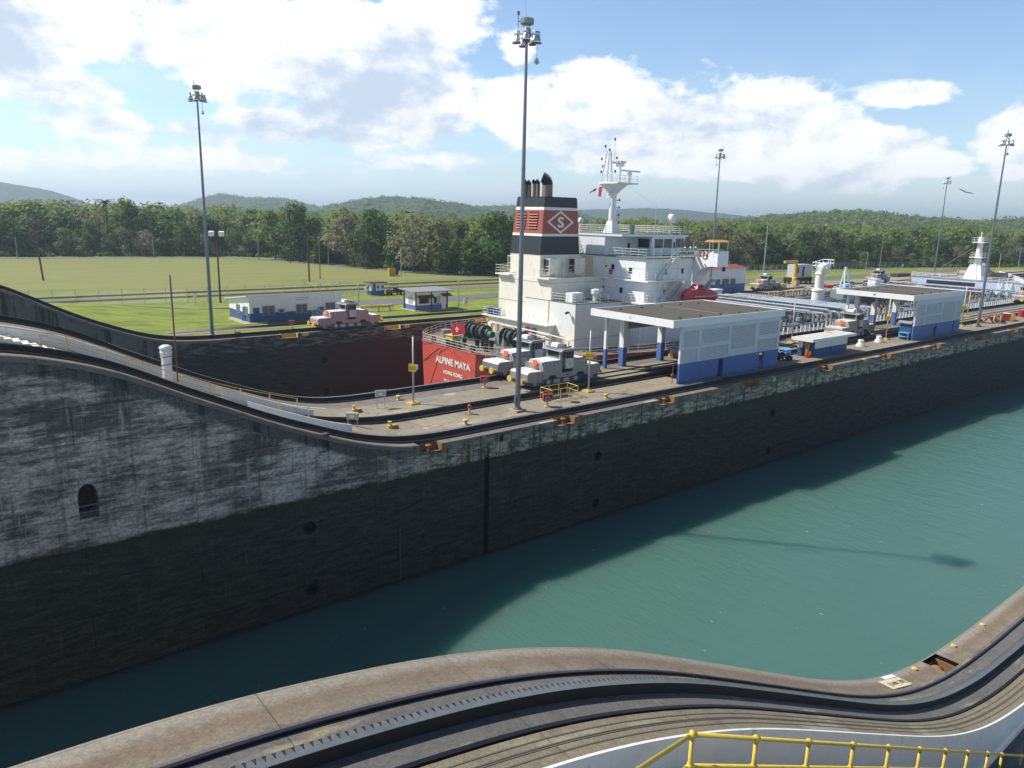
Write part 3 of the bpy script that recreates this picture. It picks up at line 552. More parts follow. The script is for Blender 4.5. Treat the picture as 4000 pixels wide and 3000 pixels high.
def tree_proto(name, lab, seed, H, Wd, kind, lm, per=46, nc=38, size=.42):
    rs = np.random.RandomState(seed); t = thing(name, lab, 'tree', (0, 0, 0)); V, F = [], []; cl = []
    for i in range(nc):
        u = rs.rand()
        if kind == 'round': z = H * (.14 + .78 * u); rw = Wd * .5 * math.sqrt(max(.05, 1 - ((u - .42) / .62) ** 2))
        elif kind == 'umbrella': z = H * (.34 + .58 * u); rw = Wd * .55 * math.sqrt(max(.04, 1 - u ** 2))
        elif kind == 'bushy': z = H * (.08 + .84 * u); rw = Wd * .5 * (1 - .55 * u)
        else: z = H * (.2 + .75 * u); rw = Wd * .38 * math.sqrt(max(.05, 1 - ((u - .5) / .6) ** 2))
        a = rs.rand() * 6.28; r = rw * math.sqrt(rs.rand()) * .95; cl.append((r * math.cos(a), r * math.sin(a), z, Wd * (.135 + .11 * rs.rand())))
    leaves(rs, cl, per, size, V, F); build('crown', MB().add(V, F), lm, t, False)
    tr = MB(); base = Vector((0, 0, -.2)); top = Vector((rs.normal() * .3, rs.normal() * .3, H * .55)); r0 = .016 * H + .04
    tr.cyl(base, base.lerp(top, .5), r0, r0 * .7, 7); tr.cyl(base.lerp(top, .5), top, r0 * .7, r0 * .4, 7)
    for c in cl[::3]: s0 = base.lerp(top, .45 + .5 * rs.rand()); tr.cyl(s0, (c[0], c[1], c[2]), r0 * .32, r0 * .1, 5)
    build('trunk', tr, barkm, t, False); return t
def palm_proto(lab, seed, H):
    rs = np.random.RandomState(seed); t = thing('palm_tree', lab, 'palm tree'); tr = MB()
    pts = [Vector((.02 * H * math.sin(q * 2) , 0, H * q)) for q in np.linspace(0, 1, 6)]
    for a, b in zip(pts, pts[1:]): tr.cyl(a, b, .2, .17, 7)
    build('trunk', tr, barkm, t, False); m = MB(); top = pts[-1]
    for i in range(22):
        a = i * 2.4; el = .9 - 1.5 * (i / 22); L = 3.4; prev = None
        for j in range(7):
            q = j / 6; p = top + Vector((math.cos(a) * L * q * math.cos(el * .6), math.sin(a) * L * q * math.cos(el * .6), L * q * math.sin(el) - 1.9 * q * q)); w = Vector((-math.sin(a), math.cos(a), 0)) * (.42 * (1 - q * .75)); dn = Vector((0, 0, -.16))
            if prev: m.add([prev[0], prev[1] + prev[2] + dn, p + w + dn, p], [(0, 1, 2, 3)]); m.add([prev[0], prev[1] - prev[2] + dn, p - w + dn, p], [(0, 1, 2, 3)])
            prev = (p, p, w)
    build('crown', m, lm_palm, t, False); return t
KL = {'g': 'mid green broadleaf tree with rounded crown at the forest edge', 'd': 'dark green dense tree with deep shaded crown at the forest edge', 'o': 'grey olive sparse tree with dry looking crown at the forest edge', 'l': 'bright lime green bushy tree at the forest edge'}
protos = {'g': [tree_proto('broadleaf_tree', KL['g'], s, 14, 10.5, kd, lm_green) for s, kd in ((1, 'round'), (2, 'tall'), (3, 'umbrella'))],
          'd': [tree_proto('broadleaf_tree', KL['d'], s, 14, 10.5, kd, lm_dark, 56) for s, kd in ((4, 'round'), (5, 'round'))],
          'o': [tree_proto('broadleaf_tree', KL['o'], s, 13, 11.0, kd, lm_olive, 40) for s, kd in ((6, 'round'), (7, 'umbrella'), (8, 'round'))],
          'l': [tree_proto('broadleaf_tree', KL['l'], s, 9, 8.5, 'bushy', lm_lime, 50, 30) for s in (9, 10)]}
for lst in protos.values():
    for t in lst: t['group'] = 'trees along the forest edge'
EDGE = [(-60, 285), (10, 277), (40, 273), (70, 267), (88, 262), (99, 250), (104, 225), (109, 195), (116, 172), (126, 159), (150, 152), (190, 148), (240, 143), (290, 134), (340, 118), (400, 100), (520, 92)]
used = set()
def place(key, x, y, sc, rz):
    p = random.choice(protos[key])
    if p.name not in used: used.add(p.name); p.location = (x, y, 0); p.rotation_euler = (0, 0, rz); p.scale = (sc, sc, sc); WL[p.name] = (x, y, 0); return p
    return dup(p, (x, y, 0), rz, None, None, sc)
random.seed(11)
def edge_pts(off, step, jit):
    out = []; acc = 0
    for a, b in zip(EDGE, EDGE[1:]):
        a = Vector(a); b = Vector(b); L = (b - a).length; t = (b - a) / L; n = Vector((-t.y, t.x)); q = acc
        if n.y < 0: n = -n
        while q < L:
            p = a + t * q + n * (off + random.uniform(-jit, jit)); out.append((p.x + random.uniform(-jit, jit), p.y)); q += step * random.uniform(.75, 1.25)
        acc = q - L
    return out
for off, step, keys, s0, s1 in ((2, 6.6, 'gdlogllo', .40, .85), (8, 8.2, 'ggdoogdl', .72, 1.2), (17, 9.0, 'gggdoogd', .85, 1.36)):
    for x, y in edge_pts(off, step, 2.0):
        dpt = x * .615 + y * .759
        if not (-.72 < (x * .78 - y * .625) / dpt < .74): continue
        place(random.choice(keys), x, y, random.uniform(s0, s1) * (1.02 if x < 110 else .84), random.uniform(0, 6.28))
for key, x, y, sc in (('g', 95, 241, 1.15), ('d', 98, 229, 1.3), ('l', 100, 217, .9), ('o', 103, 206, 1.15), ('d', 105, 195, 1.2), ('l', 107, 186, .85), ('o', 109, 178, 1.25), ('o', 112, 170, 1.1), ('l', 117, 162, 1.05), ('d', 122, 157, 1.2), ('l', 113, 166, .7), ('g', 128, 154, 1.15), ('d', 250, 144, 1.0), ('g', 262, 142, 1.05), ('d', 160, 153, 1.0)): place(key, x, y, sc, random.uniform(0, 6.28))
for lab, x, y, H in (('tall feathery palm standing above the trees left of the funnel', 92, 222, 15.5), ('palm with drooping fronds rising from forest behind left light mast', 53, 276, 17.0), ('small palm at forest edge on the right behind the fence', 262, 138, 8), ('leaning palm near right light mast at forest edge', 305, 124, 10)):
    t = palm_proto(lab, int(x), H); t.location = (x, y, 0)
for lst in protos.values():   # kinds never placed are not part of the scene
    for t in lst:
        if t.name not in used:
            for ch in list(t.children): bpy.data.objects.remove(ch)
            bpy.data.objects.remove(t)
# dense wood behind: one mass of crowns
rs = np.random.RandomState(5); VV, FF = [], []
def far_crowns(n, gen, per, size, hf):
    V, F = [], []
    for i in range(n):
        x, y, z0 = gen(); R = rs.uniform(3.5, 6.0); leaves(rs, [(x, y, z0 + hf(x, y) - R * .7, R)], per, size, V, F)
    return V, F
def inframe(x, y, m=.75):
    d = x * .615 + y * .759; return d > 50 and abs((x * .78 - y * .625) / d) < m
ep = np.array(EDGE)
def edge_dist(az):
    sx, sy = math.sin(az), math.cos(az)
    for a, b in zip(ep, ep[1:]):
        d = b - a; den_ = sx * d[1] - sy * d[0]
        if abs(den_) < 1e-9: continue
        t = (a[0] * d[1] - a[1] * d[0]) / den_; u = (a[0] * sy - a[1] * sx) / den_ * 1.0
        if t > 0 and -1e-6 <= u <= 1 + 1e-6: return t
    return None
def gen_wood():
    while True:
        az = rs.uniform(rad(.5), rad(79)); D = edge_dist(az)
        if D is None: continue
        t = D + 14 + rs.rand() ** 1.4 * 330; return t * math.sin(az), t * math.cos(az), 0
V, F = far_crowns(1700, gen_wood, 70, .95, lambda x, y: (11 if x < 120 else 8.5) + rs.rand() ** 1.5 * 7 + (0 if x < 120 else .012 * max(0, math.hypot(x, y) - 300)))
cnt = 0
while cnt < 2300:   # crowns on the nearer hills
    cx, cy, rx, ry, ca, sa, shp = HF[rs.choice([1, 2, 3, 5, 5, 5, 6, 6])]; u, v = rs.uniform(-1, 1, 2)
    if u * u + v * v > .97 or v > .35: continue
    x, y = cx + u * rx * ca - v * ry * sa, cy + u * rx * sa + v * ry * ca
    if not inframe(x, y): continue
    cnt += 1; R = rs.uniform(4, 7.5); leaves(rs, [(x, y, shp(u, v) + R * .45, R)], 42, 1.7, V, F)
o = build('forest_canopy', MB().add(V, F), leafmat('forest_canopy_leaves', [(.18, .245, .06), (.18, .245, .06)])); tag(o, 'mass of green rainforest crowns behind the edge trees', None, None, 'stuff')
fl = MB(); q = [(x, y) for x, y in EDGE]; fl.add([(x, y - 1, .03) for x, y in q] + [(x + 300 * .62, y + 300 * .76, .03) for x, y in q], [(i, i + 1, i + 1 + len(q), i + len(q)) for i in range(len(q) - 1)]); tag(build('forest_floor', fl, mat('leaf_litter', (.04, .038, .02), .9, 0, .3, 1)), kind='structure')
V, F = [], []
for off, st_, r0, r1 in ((4, 3.0, 1.4, 2.6), (9, 3.2, 1.8, 3.2), (15, 3.4, 2.2, 3.6)):   # undergrowth between the trunks
    for x, y in edge_pts(off, st_, 1.5):
        if inframe(x, y): R = random.uniform(r0, r1); leaves(rs, [(x, y, R * .75, R)], 40, .5, V, F)
tag(build('undergrowth', MB().add(V, F), lm_green), 'dense green undergrowth filling the gaps between the edge trees', None, None, 'stuff')
us = MB(); random.seed(4)   # grass verge and scrub at forest foot
V, F = [], []
for x, y in edge_pts(-1.5, 1.7, 1.2):
    if inframe(x, y): leaves(rs, [(x, y, .5, random.uniform(.8, 1.7))], 26, .38, V, F)
tag(build('scrub', MB().add(V, F), lm_lime), 'rough green scrub at the foot of the forest', None, None, 'stuff')
# ------------------------------------------------------------------ light masts
galv = mat('galvanised_grey_steel', (.19, .21, .235), .45, .55, .1, 1.2, .25, (.1, .1, .1)); alum = mat('bright_reflector_aluminium', (.72, .72, .75), .28, .75, .06, 4); dkgrey = mat('dark_grey_metal', (.06, .06, .065), .5, .4)
lensm = mat('violet_lamp_glass', (.10, .075, .14), .2, 0, .1, 4); conc_b = mat('pale_concrete_block', (.42, .34, .22), .8, 0, .2, 3); wht = white_p
def light_mast(lab, loc):
    t = thing('light_mast', lab, 'light mast', loc, 0, 'high light masts')
    b = MB(); b.box(-.62, -.62, 0, .62, .62, .16); build('base', b, conc_b, t, False)
    p = MB(); p.lathe([(.45, .16), (.45, .24), (.27, .3), (.26, 1.5), (.225, 9), (.175, 18), (.11, 27.4)], n=8); p.cyl((0, 0, 9), (0, 0, 9.12), .24, None, 8); p.cyl((0, 0, 18), (0, 0, 18.12), .19, None, 8); p.box(-.36, -.12, .55, -.3, .12, 1.2); build('pole', p, galv, t, False)
    h = MB(); h.lathe([(.3, 26.6), (.36, 26.65), (.36, 27.4), (.3, 27.5)], n=12); h.lathe([(.55, 27.75), (.6, 27.8), (.6, 28.1), (.1, 28.25)], n=16)
    for i in range(3):
        a = i * 2.1; h.cyl((.3 * math.cos(a), .3 * math.sin(a), 27.4), (.3 * math.cos(a), .3 * math.sin(a), 27.8), .04, None, 5)
    build('head_frame', h, mat('weathered_grey_head', (.30, .32, .30), .5, .2), t, False)
    for i in range(7):
        a = i * 2 * math.pi / 7 + .35; R = .98; c = (R * math.cos(a), R * math.sin(a)); zz = 27.0 - (.12 if i % 2 else 0)
        f = MB(); f.lathe([(.34, zz - .42), (.3, zz - .3), (.2, zz - .02), (.14, zz + .06)], (c[0], c[1], 0), 12); f.box(c[0] - .13, c[1] - .13, zz + .05, c[0] + .13, c[1] + .13, zz + .34); f.cyl((.3 * math.cos(a), .3 * math.sin(a), 27.1), (c[0], c[1], 27.12), .035, None, 6)
        q = build('floodlight', f, alum, t, False, True); build('lens', MB().lathe([(.345, zz - .45), (.36, zz - .43), (.345, zz - .415)], (c[0], c[1], 0), 12), lensm, q, False)
    d = MB(); d.cyl((.75, -.55, 26.75), (.75, -.55, 25.55), .03, None, 6); d.lathe([(.05, 25.58), (.15, 25.5), (.16, 25.4), (.26, 25.3), (.12, 25.22), (.04, 25.16)], (.75, -.55, 0), 10); d.cyl((.3, -.2, 26.8), (.75, -.55, 26.75), .03, None, 5); build('hanging_beacon', d, mat('pale_grey_fitting', (.5, .5, .5), .5), t, False)
    r = MB(); r.cyl((-.75, .3, 27.5), (-.75, .3, 28.3), .03, None, 5); r.box(-.84, .26, 28.3, -.76, .34, 28.55); r.box(-.72, .26, 28.3, -.64, .34, 28.55); r.cyl((-.5, .2, 27.9), (-.75, .3, 27.9), .03); build('obstruction_lamp', r, mat('red_lamp_housing', (.25, .04, .06), .4), t, False)
    build('antenna', MB().cyl((-.1, 0, 28.2), (-.35, 0, 29.6), .012, .006, 4), dkgrey, t, False); t.scale = (.82, .82, 1.026); return t
m0 = light_mast('tallest grey light mast on the centre wall in front of the ship and the funnel', (36.77, 44.62, 0))
for lab, loc, rz in (('light mast standing on the far grass bank beside the long white and blue building', (28.52, 93.6, 0), 1.2), ('light mast on the centre wall right of the farther shed, by yellow debris', (130.5, 45.26, 0), .6), ('light mast rising behind the ship beside its orange canopied bridge wing', (126.4, 93.4, 0), 2.2), ('distant light mast beyond the ship foredeck, left of the flying bird', (233.4, 94.5, 0), 2.9)):
    dup(m0, loc, rz, lab).scale = m0.scale
# ------------------------------------------------------------------ locomotives
loco_grey = mat('locomotive_panel_grey', (.32, .305, .30), .45, .25, .1, 2.5, .45, (.2, .13, .1)); loco_pink = mat('locomotive_panel_pink', (.40, .275, .26), .55, 0, .12, 2.5, .35, (.22, .13, .1)); loco_silver = mat('locomotive_panel_silver', (.30, .31, .32), .42, .5, .12, 2.5, .3, (.14, .12, .1))
loco_tan = mat('locomotive_panel_dusty', (.34, .30, .26), .5, .1, .12, 2.5, .4, (.15, .1, .08))
under_m = mat('dark_blue_grey_underframe', (.085, .10, .135), .6, .2, .2, 3, .3, (.04, .035, .03)); glass = mat('dark_teal_glass', (.015, .035, .036), .08, 0, .2, 1); roofp = mat('white_roof_paint', (.72, .72, .72), .42, 0, .06, 2); pale_p = mat('pale_port_plate', (.42, .42, .44), .5); orange_p = mat('orange_seat_paint', (.75, .14, .03), .45)
def loco(lab, loc, rz, body):
    t = thing('lock_locomotive', lab, 'locomotive', loc, rz, 'lock locomotives'); B = dict(world=False)
    u = MB(); u.prism([(-4.6, .55), (-3.6, .22), (3.6, .22), (4.6, .55), (4.6, 1.0), (-4.6, 1.0)], 1, -1.18, 1.18); u.box(-3.2, -1.24, .3, 3.2, -1.19, .95); u.box(-3.2, 1.19, .3, 3.2, 1.24, .95); uf = build('underframe', u, under_m, t, **B)
    for y in (-1.27, 1.27):
        for x, w in ((-2.2, .5), (-1.1, .85), (.15, .85), (1.4, .55), (3.6, .5), (-3.9, .5)):
            if abs(x) > 3.5 and False: continue
            q = [(x + w / 2 * math.copysign(abs(math.cos(a)) ** .5, math.cos(a)), .66 + .23 * math.copysign(abs(math.sin(a)) ** .5, math.sin(a))) for a in np.linspace(0, 6.28, 13)[:-1]]
            build('frame_opening', MB().prism(q, 1, y - .012, y + .012), pale_p if abs(x) < 3.5 else body, uf, **B)
    for x in (-2.9, 2.55):
        for y in (-1.2, 1.2):
            build('wheel', MB().cyl((x, y - .1, .43), (x, y + .1, .43), .43, None, 16).cyl((x, y - .14, .43), (x, y + .14, .43), .14, None, 8), dkgrey, t, **B)
    for s in (-1, 1):
        e = MB(); pts = [(s * 4.85, 1.0), (s * 4.85, 1.75), (s * 4.65, 1.95), (s * 3.0, 1.95), (s * 3.0, .8), (s * 4.4, .8)]
        e.prism(pts, 1, -1.28, 1.28); d = build('end_deck', e, body, t, **B)
        tp = MB(); tp.box(min(s * 4.6, s * 3.0), -1.24, 1.953, max(s * 4.6, s * 3.0), 1.24, 1.966); build('deck_plate', tp, roofp, d, **B)
        r = MB(); r.rails([(s * 4.55, 1.15, 1.96), (s * 3.1, 1.15, 1.96)], .95, .02, .75, 3); build('deck_railing', MB().rails([(s * 4.2, -1.2, 1.96), (s * 3.3, -1.2, 1.96)], .85, .018, .9, 2), mat('pale_rail_paint', (.55, .55, .53), .4), d, **B); build('deck_railing', r, mat('pale_rail_paint', (.55, .55, .53), .4), d, **B)
        for y in (-.78, .78):
            bm_ = MB(); bm_.cyl((s * 4.6, y, 1.05), (s * 5.28, y, 1.05), .12, .12, 8); bm_.cyl((s * 4.62, y, 1.05), (s * 4.9, y, 1.05), .17, .17, 8); bm_.cyl((s * 5.28, y, 1.05), (s * 5.36, y, 1.05), .36, .33, 16); build('buffer', bm_, yel_b, t, **B)
        c = MB(); a = s * 3.18; c.box(a - .18, -.35 - .2, 2.4, a + .18, .05, 2.48); c.box(a - .03 + s * -.14, -.55, 2.48, a + .03 + s * -.14, .05, 2.95); c.cyl((a, -.25, 1.96), (a, -.25, 2.4), .05); build('seat', c, orange_p, t, **B)
    for s, x0, x1 in ((-1, -2.95, -.45), (1, .95, 2.95)):
        h = MB(); h.prism([(x0, 1.0), (x1, 1.0), (x1, 2.55), (x1 - (.35 if s > 0 else 0), 2.82), (x0 + (.35 if s < 0 else 0), 2.82), (x0, 2.55)], 1, -1.02, 1.02)
        for y in (-1, 1): h.prism([(y * 1.02, 1.0), (y * 1.27, 1.0), (y * 1.27, 2.35), (y * 1.02, 2.78)], 0, x0 + .02, x1 - .02)
        hd = build('hood', h, body, t, **B)
        tp = MB(); tp.box(x0 + (.36 if s < 0 else .03), -1.0, 2.823, x1 - (.36 if s > 0 else .03), 1.0, 2.84); build('hood_roof', tp, roofp, hd, **B)
        n = 5
        for i in range(n):
            xx = x0 + .3 + (x1 - x0 - .6) * i / (n - 1); build('louvre', MB().add([(xx - .14, -1.262, 2.42), (xx + .14, -1.262, 2.42), (xx + .14, -1.10, 2.70), (xx - .14, -1.10, 2.70)], [(0, 1, 2, 3)]), pale_p, hd, **B)
    b = MB(); b.box(-.47, -1.3, .98, .97, 1.3, 1.5); build('centre_panel', b, body, t, **B)
    c = MB(); c.prism([(-.5, 2.0), (1.0, 2.0), (1.0, 4.0), (.6, 4.05), (-.5, 4.05)], 1, -1.0, 1.0); c.box(-.1, -1.34, 1.85, .96, -1.0, 3.0); c.box(-.1, 1.0, 1.85, .96, 1.34, 3.0); cb = build('cab', c, body, t, **B)
    wnd = MB(); wnd.box(-.05, -1.33, 3.0, .92, -1.0, 3.72); wnd.box(-.05, 1.0, 3.0, .92, 1.33, 3.72); wnd.box(-.53, -.78, 3.05, -.5, .78, 3.72); wnd.box(1.0, -.78, 3.05, 1.03, .78, 3.72); build('cab_window', wnd, glass, cb, **B)
    fr = MB()
    for y in (-1.345, 1.345):
        for x in (-.08, .25, .58, .93): fr.cyl((x, y, 3.0), (x + (.14 if x > .5 else -.1) * 0, y, 3.75), .025, None, 4)
    fr.prism([(-.75, 3.78), (-.5, 4.0), (1.05, 4.0), (1.3, 3.78), (1.3, 3.74), (-.75, 3.74)], 1, -1.42, 1.42); build('cab_awning', fr, mat('grey_green_awning', (.22, .25, .24), .45), cb, **B)
    [build('cab_panel', MB().box(-.08, y - .01, 1.9, .94, y + .01, 2.95), mat('pale_cab_panel', (.55, .57, .58), .45), cb, **B) for y in (-1.355, 1.355)]
    for y in (-1.4, 1.4): build('headlamp', MB().cyl((.55, y - .05, 2.4), (.55, y + .05, 2.4), .13, None, 10), mat('cream_lamp', (.7, .6, .3), .3), cb, **B)
    rr = MB(); rr.prism([(-.45, 4.08), (.35, 4.08), (.3, 4.4), (.15, 4.5), (-.3, 4.5), (-.42, 4.4)], 1, -.45, .45); build('roof_unit', rr, roofp, cb, **B)
    build('beacon', MB().lathe([(.08, 4.06), (.09, 4.3), (.05, 4.36)], (.55, -.5, 0), 8), red_p, cb, **B); build('beacon', MB().lathe([(.07, 4.06), (.08, 4.26), (.04, 4.3)], (.8, -.35, 0), 8), mat('green_beacon', (.02, .18, .08), .3), cb, **B)
    build('roof_fitting', MB().box(.45, .1, 4.06, 1.0, .7, 4.2).cyl((.2, -.8, 4.06), (1.1, -.8, 4.12), .07, None, 6).cyl((-.7, .9, 4.06), (-.7, -.9, 4.06), .04, None, 5), dkgrey, cb, **B)
    build('winch_drum', MB().cyl((-1.9, 0, 1.0), (-1.9, 0, 1.3), .5, None, 12), black, t, **B)
    for x in (-1.7, 2.0):
        for y in (-1.29, 1.29): build('winch_recess', MB().prism([(x - .55, 1.0), (x + .55, 1.0), (x + .35, 1.32), (x - .35, 1.32)], 1, y - .02, y + .02), black, t, **B)
    build('ladder', MB().ladder((-3.45, -1.33, .45), (-3.45, -1.33, 1.9), (.5, 0, 0), .32, .03), pale_p, t, **B)
    return t
L1 = loco('grey locomotive with number 154 on its cab, beside the tallest light mast', (46.3, 50.6, 0), 0, loco_grey)
text('cab_number', '154', .42, frame((-.53, .3, 3.15), (0, -1, 0), (0, 0, 1)), black, L1, .004, .008, False); text('side_number', '154', .24, frame((.05, -1.312, 1.12), (1, 0, 0), (0, 0, 1)), black, L1, .004, .004, False)
build('number_plate', MB().box(-.525, -.45, 3.08, -.505, .35, 3.6), white_p, L1, False)
GM = loco_grey.name; L1.scale = (.94, .96, .85)
def lcopy(lab, loc, rz, m):
    r = dup(L1, loc, rz, lab, None, None, {GM: m}); r.scale = L1.scale
    for ch in list(r.children):
        if ch.name.split('.')[0] in ('cab_number', 'side_number', 'number_plate'): bpy.data.objects.remove(ch)
    return r
lcopy('silver grey locomotive on the far edge of the centre wall against the red ship stern', (47.0, 55.75, 0), 0, loco_silver)
lcopy('pinkish locomotive on the far lock wall in front of the long white and blue building', (45.6, 92.05, 0), 0, loco_pink)
lcopy('locomotive parked inside the nearer shed with only its nose showing', (68.6, 50.6, 0), 0, loco_silver)
lcopy('dusty pale locomotive half under the roof of the farther shed', (100.6, 50.6, 0), 0, loco_tan)
lcopy('locomotive parked on the far yard at right end of the low blue and white building', (154.5, 99.0, 0), .05, loco_tan)
lcopy('pale locomotive on the far wall track behind the farther shed', (205, 97.2, 0), 0, loco_silver)
lcopy('distant locomotive on the far wall behind the ship bow', (277, 97.2, 0), 0, loco_grey)
lcopy('locomotive on the centre wall at the far right edge beyond the ship bow', (183, 55.2, 0), 0, loco_grey)
cbl = lambda lab, a, b, sag: tag(build('towing_cable', MB().tube([tuple(Vector(a).lerp(Vector(b), q / 10) - Vector((0, 0, sag * 4 * (q / 10) * (1 - q / 10)))) for q in range(11)], .022, 5), dkgrey), lab, 'cable', 'towing cables')
cbl('upper steel towing cable from the pink locomotive to the tanker stern', (45.5, 90.7, 1.15), (50.2, 69.5, -.1), .25)
cbl('lower steel towing cable from the pink locomotive to the tanker stern', (47.5, 90.7, 1.0), (50.2, 70.2, -.2), .15)
# ------------------------------------------------------------------ sheds over the track
tar = mat('tar_roof_felt', (.085, .075, .06), .9, 0, .35, .8, .4, (.13, .12, .10)); grille_w = mat('white_block_wall', (.58, .61, .65), .65, 0, .06, 1, .4, (.36, .35, .33)); brick_i = mat('cream_interior', (.34, .32, .28), .8)
def wall_cells(mb, x0, x1, z0, z1, y0, y1, holes, zc, mlow, mhigh):
    xb = sorted({x0, x1, *[h[0] for h in holes], *[h[1] for h in holes]}); zb = sorted({z0, z1, zc, *[h[2] for h in holes], *[h[3] for h in holes]})
    for a, b in zip(xb, xb[1:]):
        run = None
        for c, d in zip(zb, zb[1:]):
            mx, mz = (a + b) / 2, (c + d) / 2
            if any(h[0] < mx < h[1] and h[2] < mz < h[3] for h in holes): continue
            mb.box(a, y0, c, b, y1, d, mlow if mz < zc else mhigh)
def shed(lab, X0, Y0, L, panels, doors, num, extra):
    t = thing('track_shed', lab, 'shed', (X0, Y0, 0), 0, 'open sheds over the locomotive track'); B = dict(world=False)
    w = MB(); wall_cells(w, 0, L, 0, 5.42, 0, .22, panels + doors, 1.93, 0, 1); wl = build('wall', w, [blue_p, grille_w], t, **B)
    for p in panels:
        g = MB(); n = max(3, round((p[3] - p[2]) / .155)); dz = (p[3] - p[2]) / n
        for i in range(n): g.box(p[0] - .01, .05, p[2] + dz * i + .085, p[1] + .01, .17, p[2] + dz * (i + 1))
        q = p[0] + .0; k_ = round((p[1] - p[0]) / .19)
        for i in range(k_ + 1):
            xx = p[0] + (p[1] - p[0]) * i / k_; g.box(xx - .035, .055, p[2], xx + .035, .165, p[3])
        build('vent_grille', g, grille_w, wl, **B)
    for d in doors: build('doorway', MB().box(d[0], .3, .0, d[1], .36, d[3]), mat('dark_door_blue', (.02, .035, .08), .6), wl, **B) if d[0] < L * .5 else None
    r = MB(); r.box(-1.3, -.02, 5.42, L + .6, .08, 6.12); r.box(-1.3, 10.6, 5.42, L + .6, 10.75, 6.12); r.box(-1.3, .08, 5.42, -1.15, 10.6, 6.12); r.box(L + .45, .08, 5.42, L + .6, 10.6, 6.12); build('fascia', r, white_p, t, **B)
    s = MB(); s.box(-1.15, .08, 5.8, L + .45, 10.6, 6.04); rf = build('roof', s, tar, t, **B)
    v = MB(); random.seed(2)
    for i in range(5):
        for j in range(2): v.box(1 + i * L / 5.2, 1.2 + j * 7.6, 6.04, 1.3 + i * L / 5.2, 1.35 + j * 7.6, 6.12)
    build('roof_vent', v, black, rf, **B); build('roof_seam', MB().box(L * .48, .1, 6.041, L * .48 + .1, 10.6, 6.06), mat('pale_seam', (.3, .28, .24), .8), rf, **B)
    for x in np.linspace(.6, L - .6, 5): build('roof_beam', MB().box(x, .3, 5.42, x + .2, 10.5, 5.79), brick_i, t, **B)
    for x, y, wd in [(-.25, 9.4, .16), (2.2, 9.25, .3), (L * .5, 9.25, .3), (L - .6, 9.25, .3)]:
        c = MB(); c.box(x - wd, y - wd, 0, x + wd, y + wd, 2.0, 0); c.box(x - wd, y - wd, 2.0, x + wd, y + wd, 5.42, 1); build('column', c, [blue_p, white_p], t, **B)
    b = MB(); b.box(2.4, 9.2, 3.9, L - .4, 9.35, 5.42); build('back_panel', b, mat('grey_back_panel', (.30, .30, .30), .7), t, **B)
    text('roof_number', num, .3, frame((-1.315, 5.4, 5.68), (0, -1, 0), (0, 0, 1)), dkgrey, t, .004, .004, False)
    p = MB(); p.cyl((-.3, .5, 0), (-.3, .5, 2.1), .035); p.cyl((-.3, .5, 2.1), (-.3, 1.2, 2.15), .035); p.lathe([(.13, 2.02), (.04, 2.1)], (-.3, 1.2, 0), 8); p.box(-.42, .4, .75, -.2, .62, .95)
    if extra: build('shower_pipe', p, mat('red_brown_pipe', (.3, .07, .05), .5), t, **B)
    pt = MB(); pt.box(2.5, 5.2, .005, L - 1, 5.9, .012); build('inspection_pit', pt, black, t, **B)
    return t
P1 = [(0.03 + .35, 2.6, 3.5, 5.0), (.35, 2.55, 1.97, 3.2), (3.1, 7.4, 3.62, 4.98), (3.1, 7.4, 2.02, 3.22), (7.85, 11.85, 2.68, 4.97), (12.6, 16.0, 3.7, 4.99), (12.6, 16.0, 2.0, 3.2)]
shed('nearer white and blue open shed with dark flat roof at right of the locomotives', 55.75, 43.9, 16.5, P1, [(6.0, 6.85, 0, 1.8), (13.0, 13.8, 0, 1.84)], 'C', True)
P2 = [(.35, 2.7, 3.3, 4.75), (.35, 2.7, 2.05, 3.1), (3.1, 8.0, 3.3, 4.75), (3.1, 8.0, 2.05, 3.1), (8.5, 12.5, 2.1, 4.75), (12.9, 14.6, 3.3, 4.75), (12.9, 14.6, 2.05, 3.1)]
shed('farther white and blue open shed past the small hut', 105.3, 44.2, 15.0, P2, [(6.2, 7.1, 0, 1.75), (12.4, 13.1, 0, 1.75)], '80', False)
cab_ = thing('tool_cabinet', 'blue open tool cabinet standing at the left end of the farther shed', 'cabinet', (105.6, 45.4, 0)); build('cabinet_body', MB().box(105.5, 44.6, 0, 106.2, 46.2, 2.2), blue_d, cab_); build('cabinet_shelf', MB().box(105.0, 44.7, .9, 105.5, 46.0, .98).box(105.0, 44.7, .35, 105.5, 46.0, .43).box(105.0, 44.7, 0, 105.08, 44.78, .9).box(105.0, 45.92, 0, 105.08, 46.0, .9), mat('light_blue_paint', (.2, .42, .6), .5), cab_); build('cabinet_top', MB().box(105.2, 44.5, 2.2, 106.3, 46.3, 2.5), pale_p, cab_)
ht = thing('utility_hut', 'small low white and blue hut with worn flat roof between the two sheds', 'hut', (84, 45.5, 0))
w = MB(); w.box(81.2, 44.6, 0, 88.4, 44.75, 1.0, 0); w.box(81.2, 44.6, 1.0, 88.4, 44.75, 1.9, 1); w.box(84.6, 44.52, 0, 84.8, 44.6, 1.0, 0); w.box(84.6, 44.52, 1.0, 84.8, 44.6, 1.9, 1); w.box(80.5, 46.3, 0, 88.4, 46.45, 1.0, 0); w.box(80.5, 46.3, 1.0, 88.4, 46.45, 1.9, 1); w.box(80.5, 45.9, 0, 80.65, 46.3, 1, 0); w.box(80.5, 45.9, 1, 80.65, 46.3, 1.9, 1); w.box(81.2, 44.75, 0, 81.35, 45.3, 1.9, 0); w.box(88.25, 44.75, 0, 88.4, 46.3, 1.9, 0); build('wall', w, [blue_d, white_p], ht)
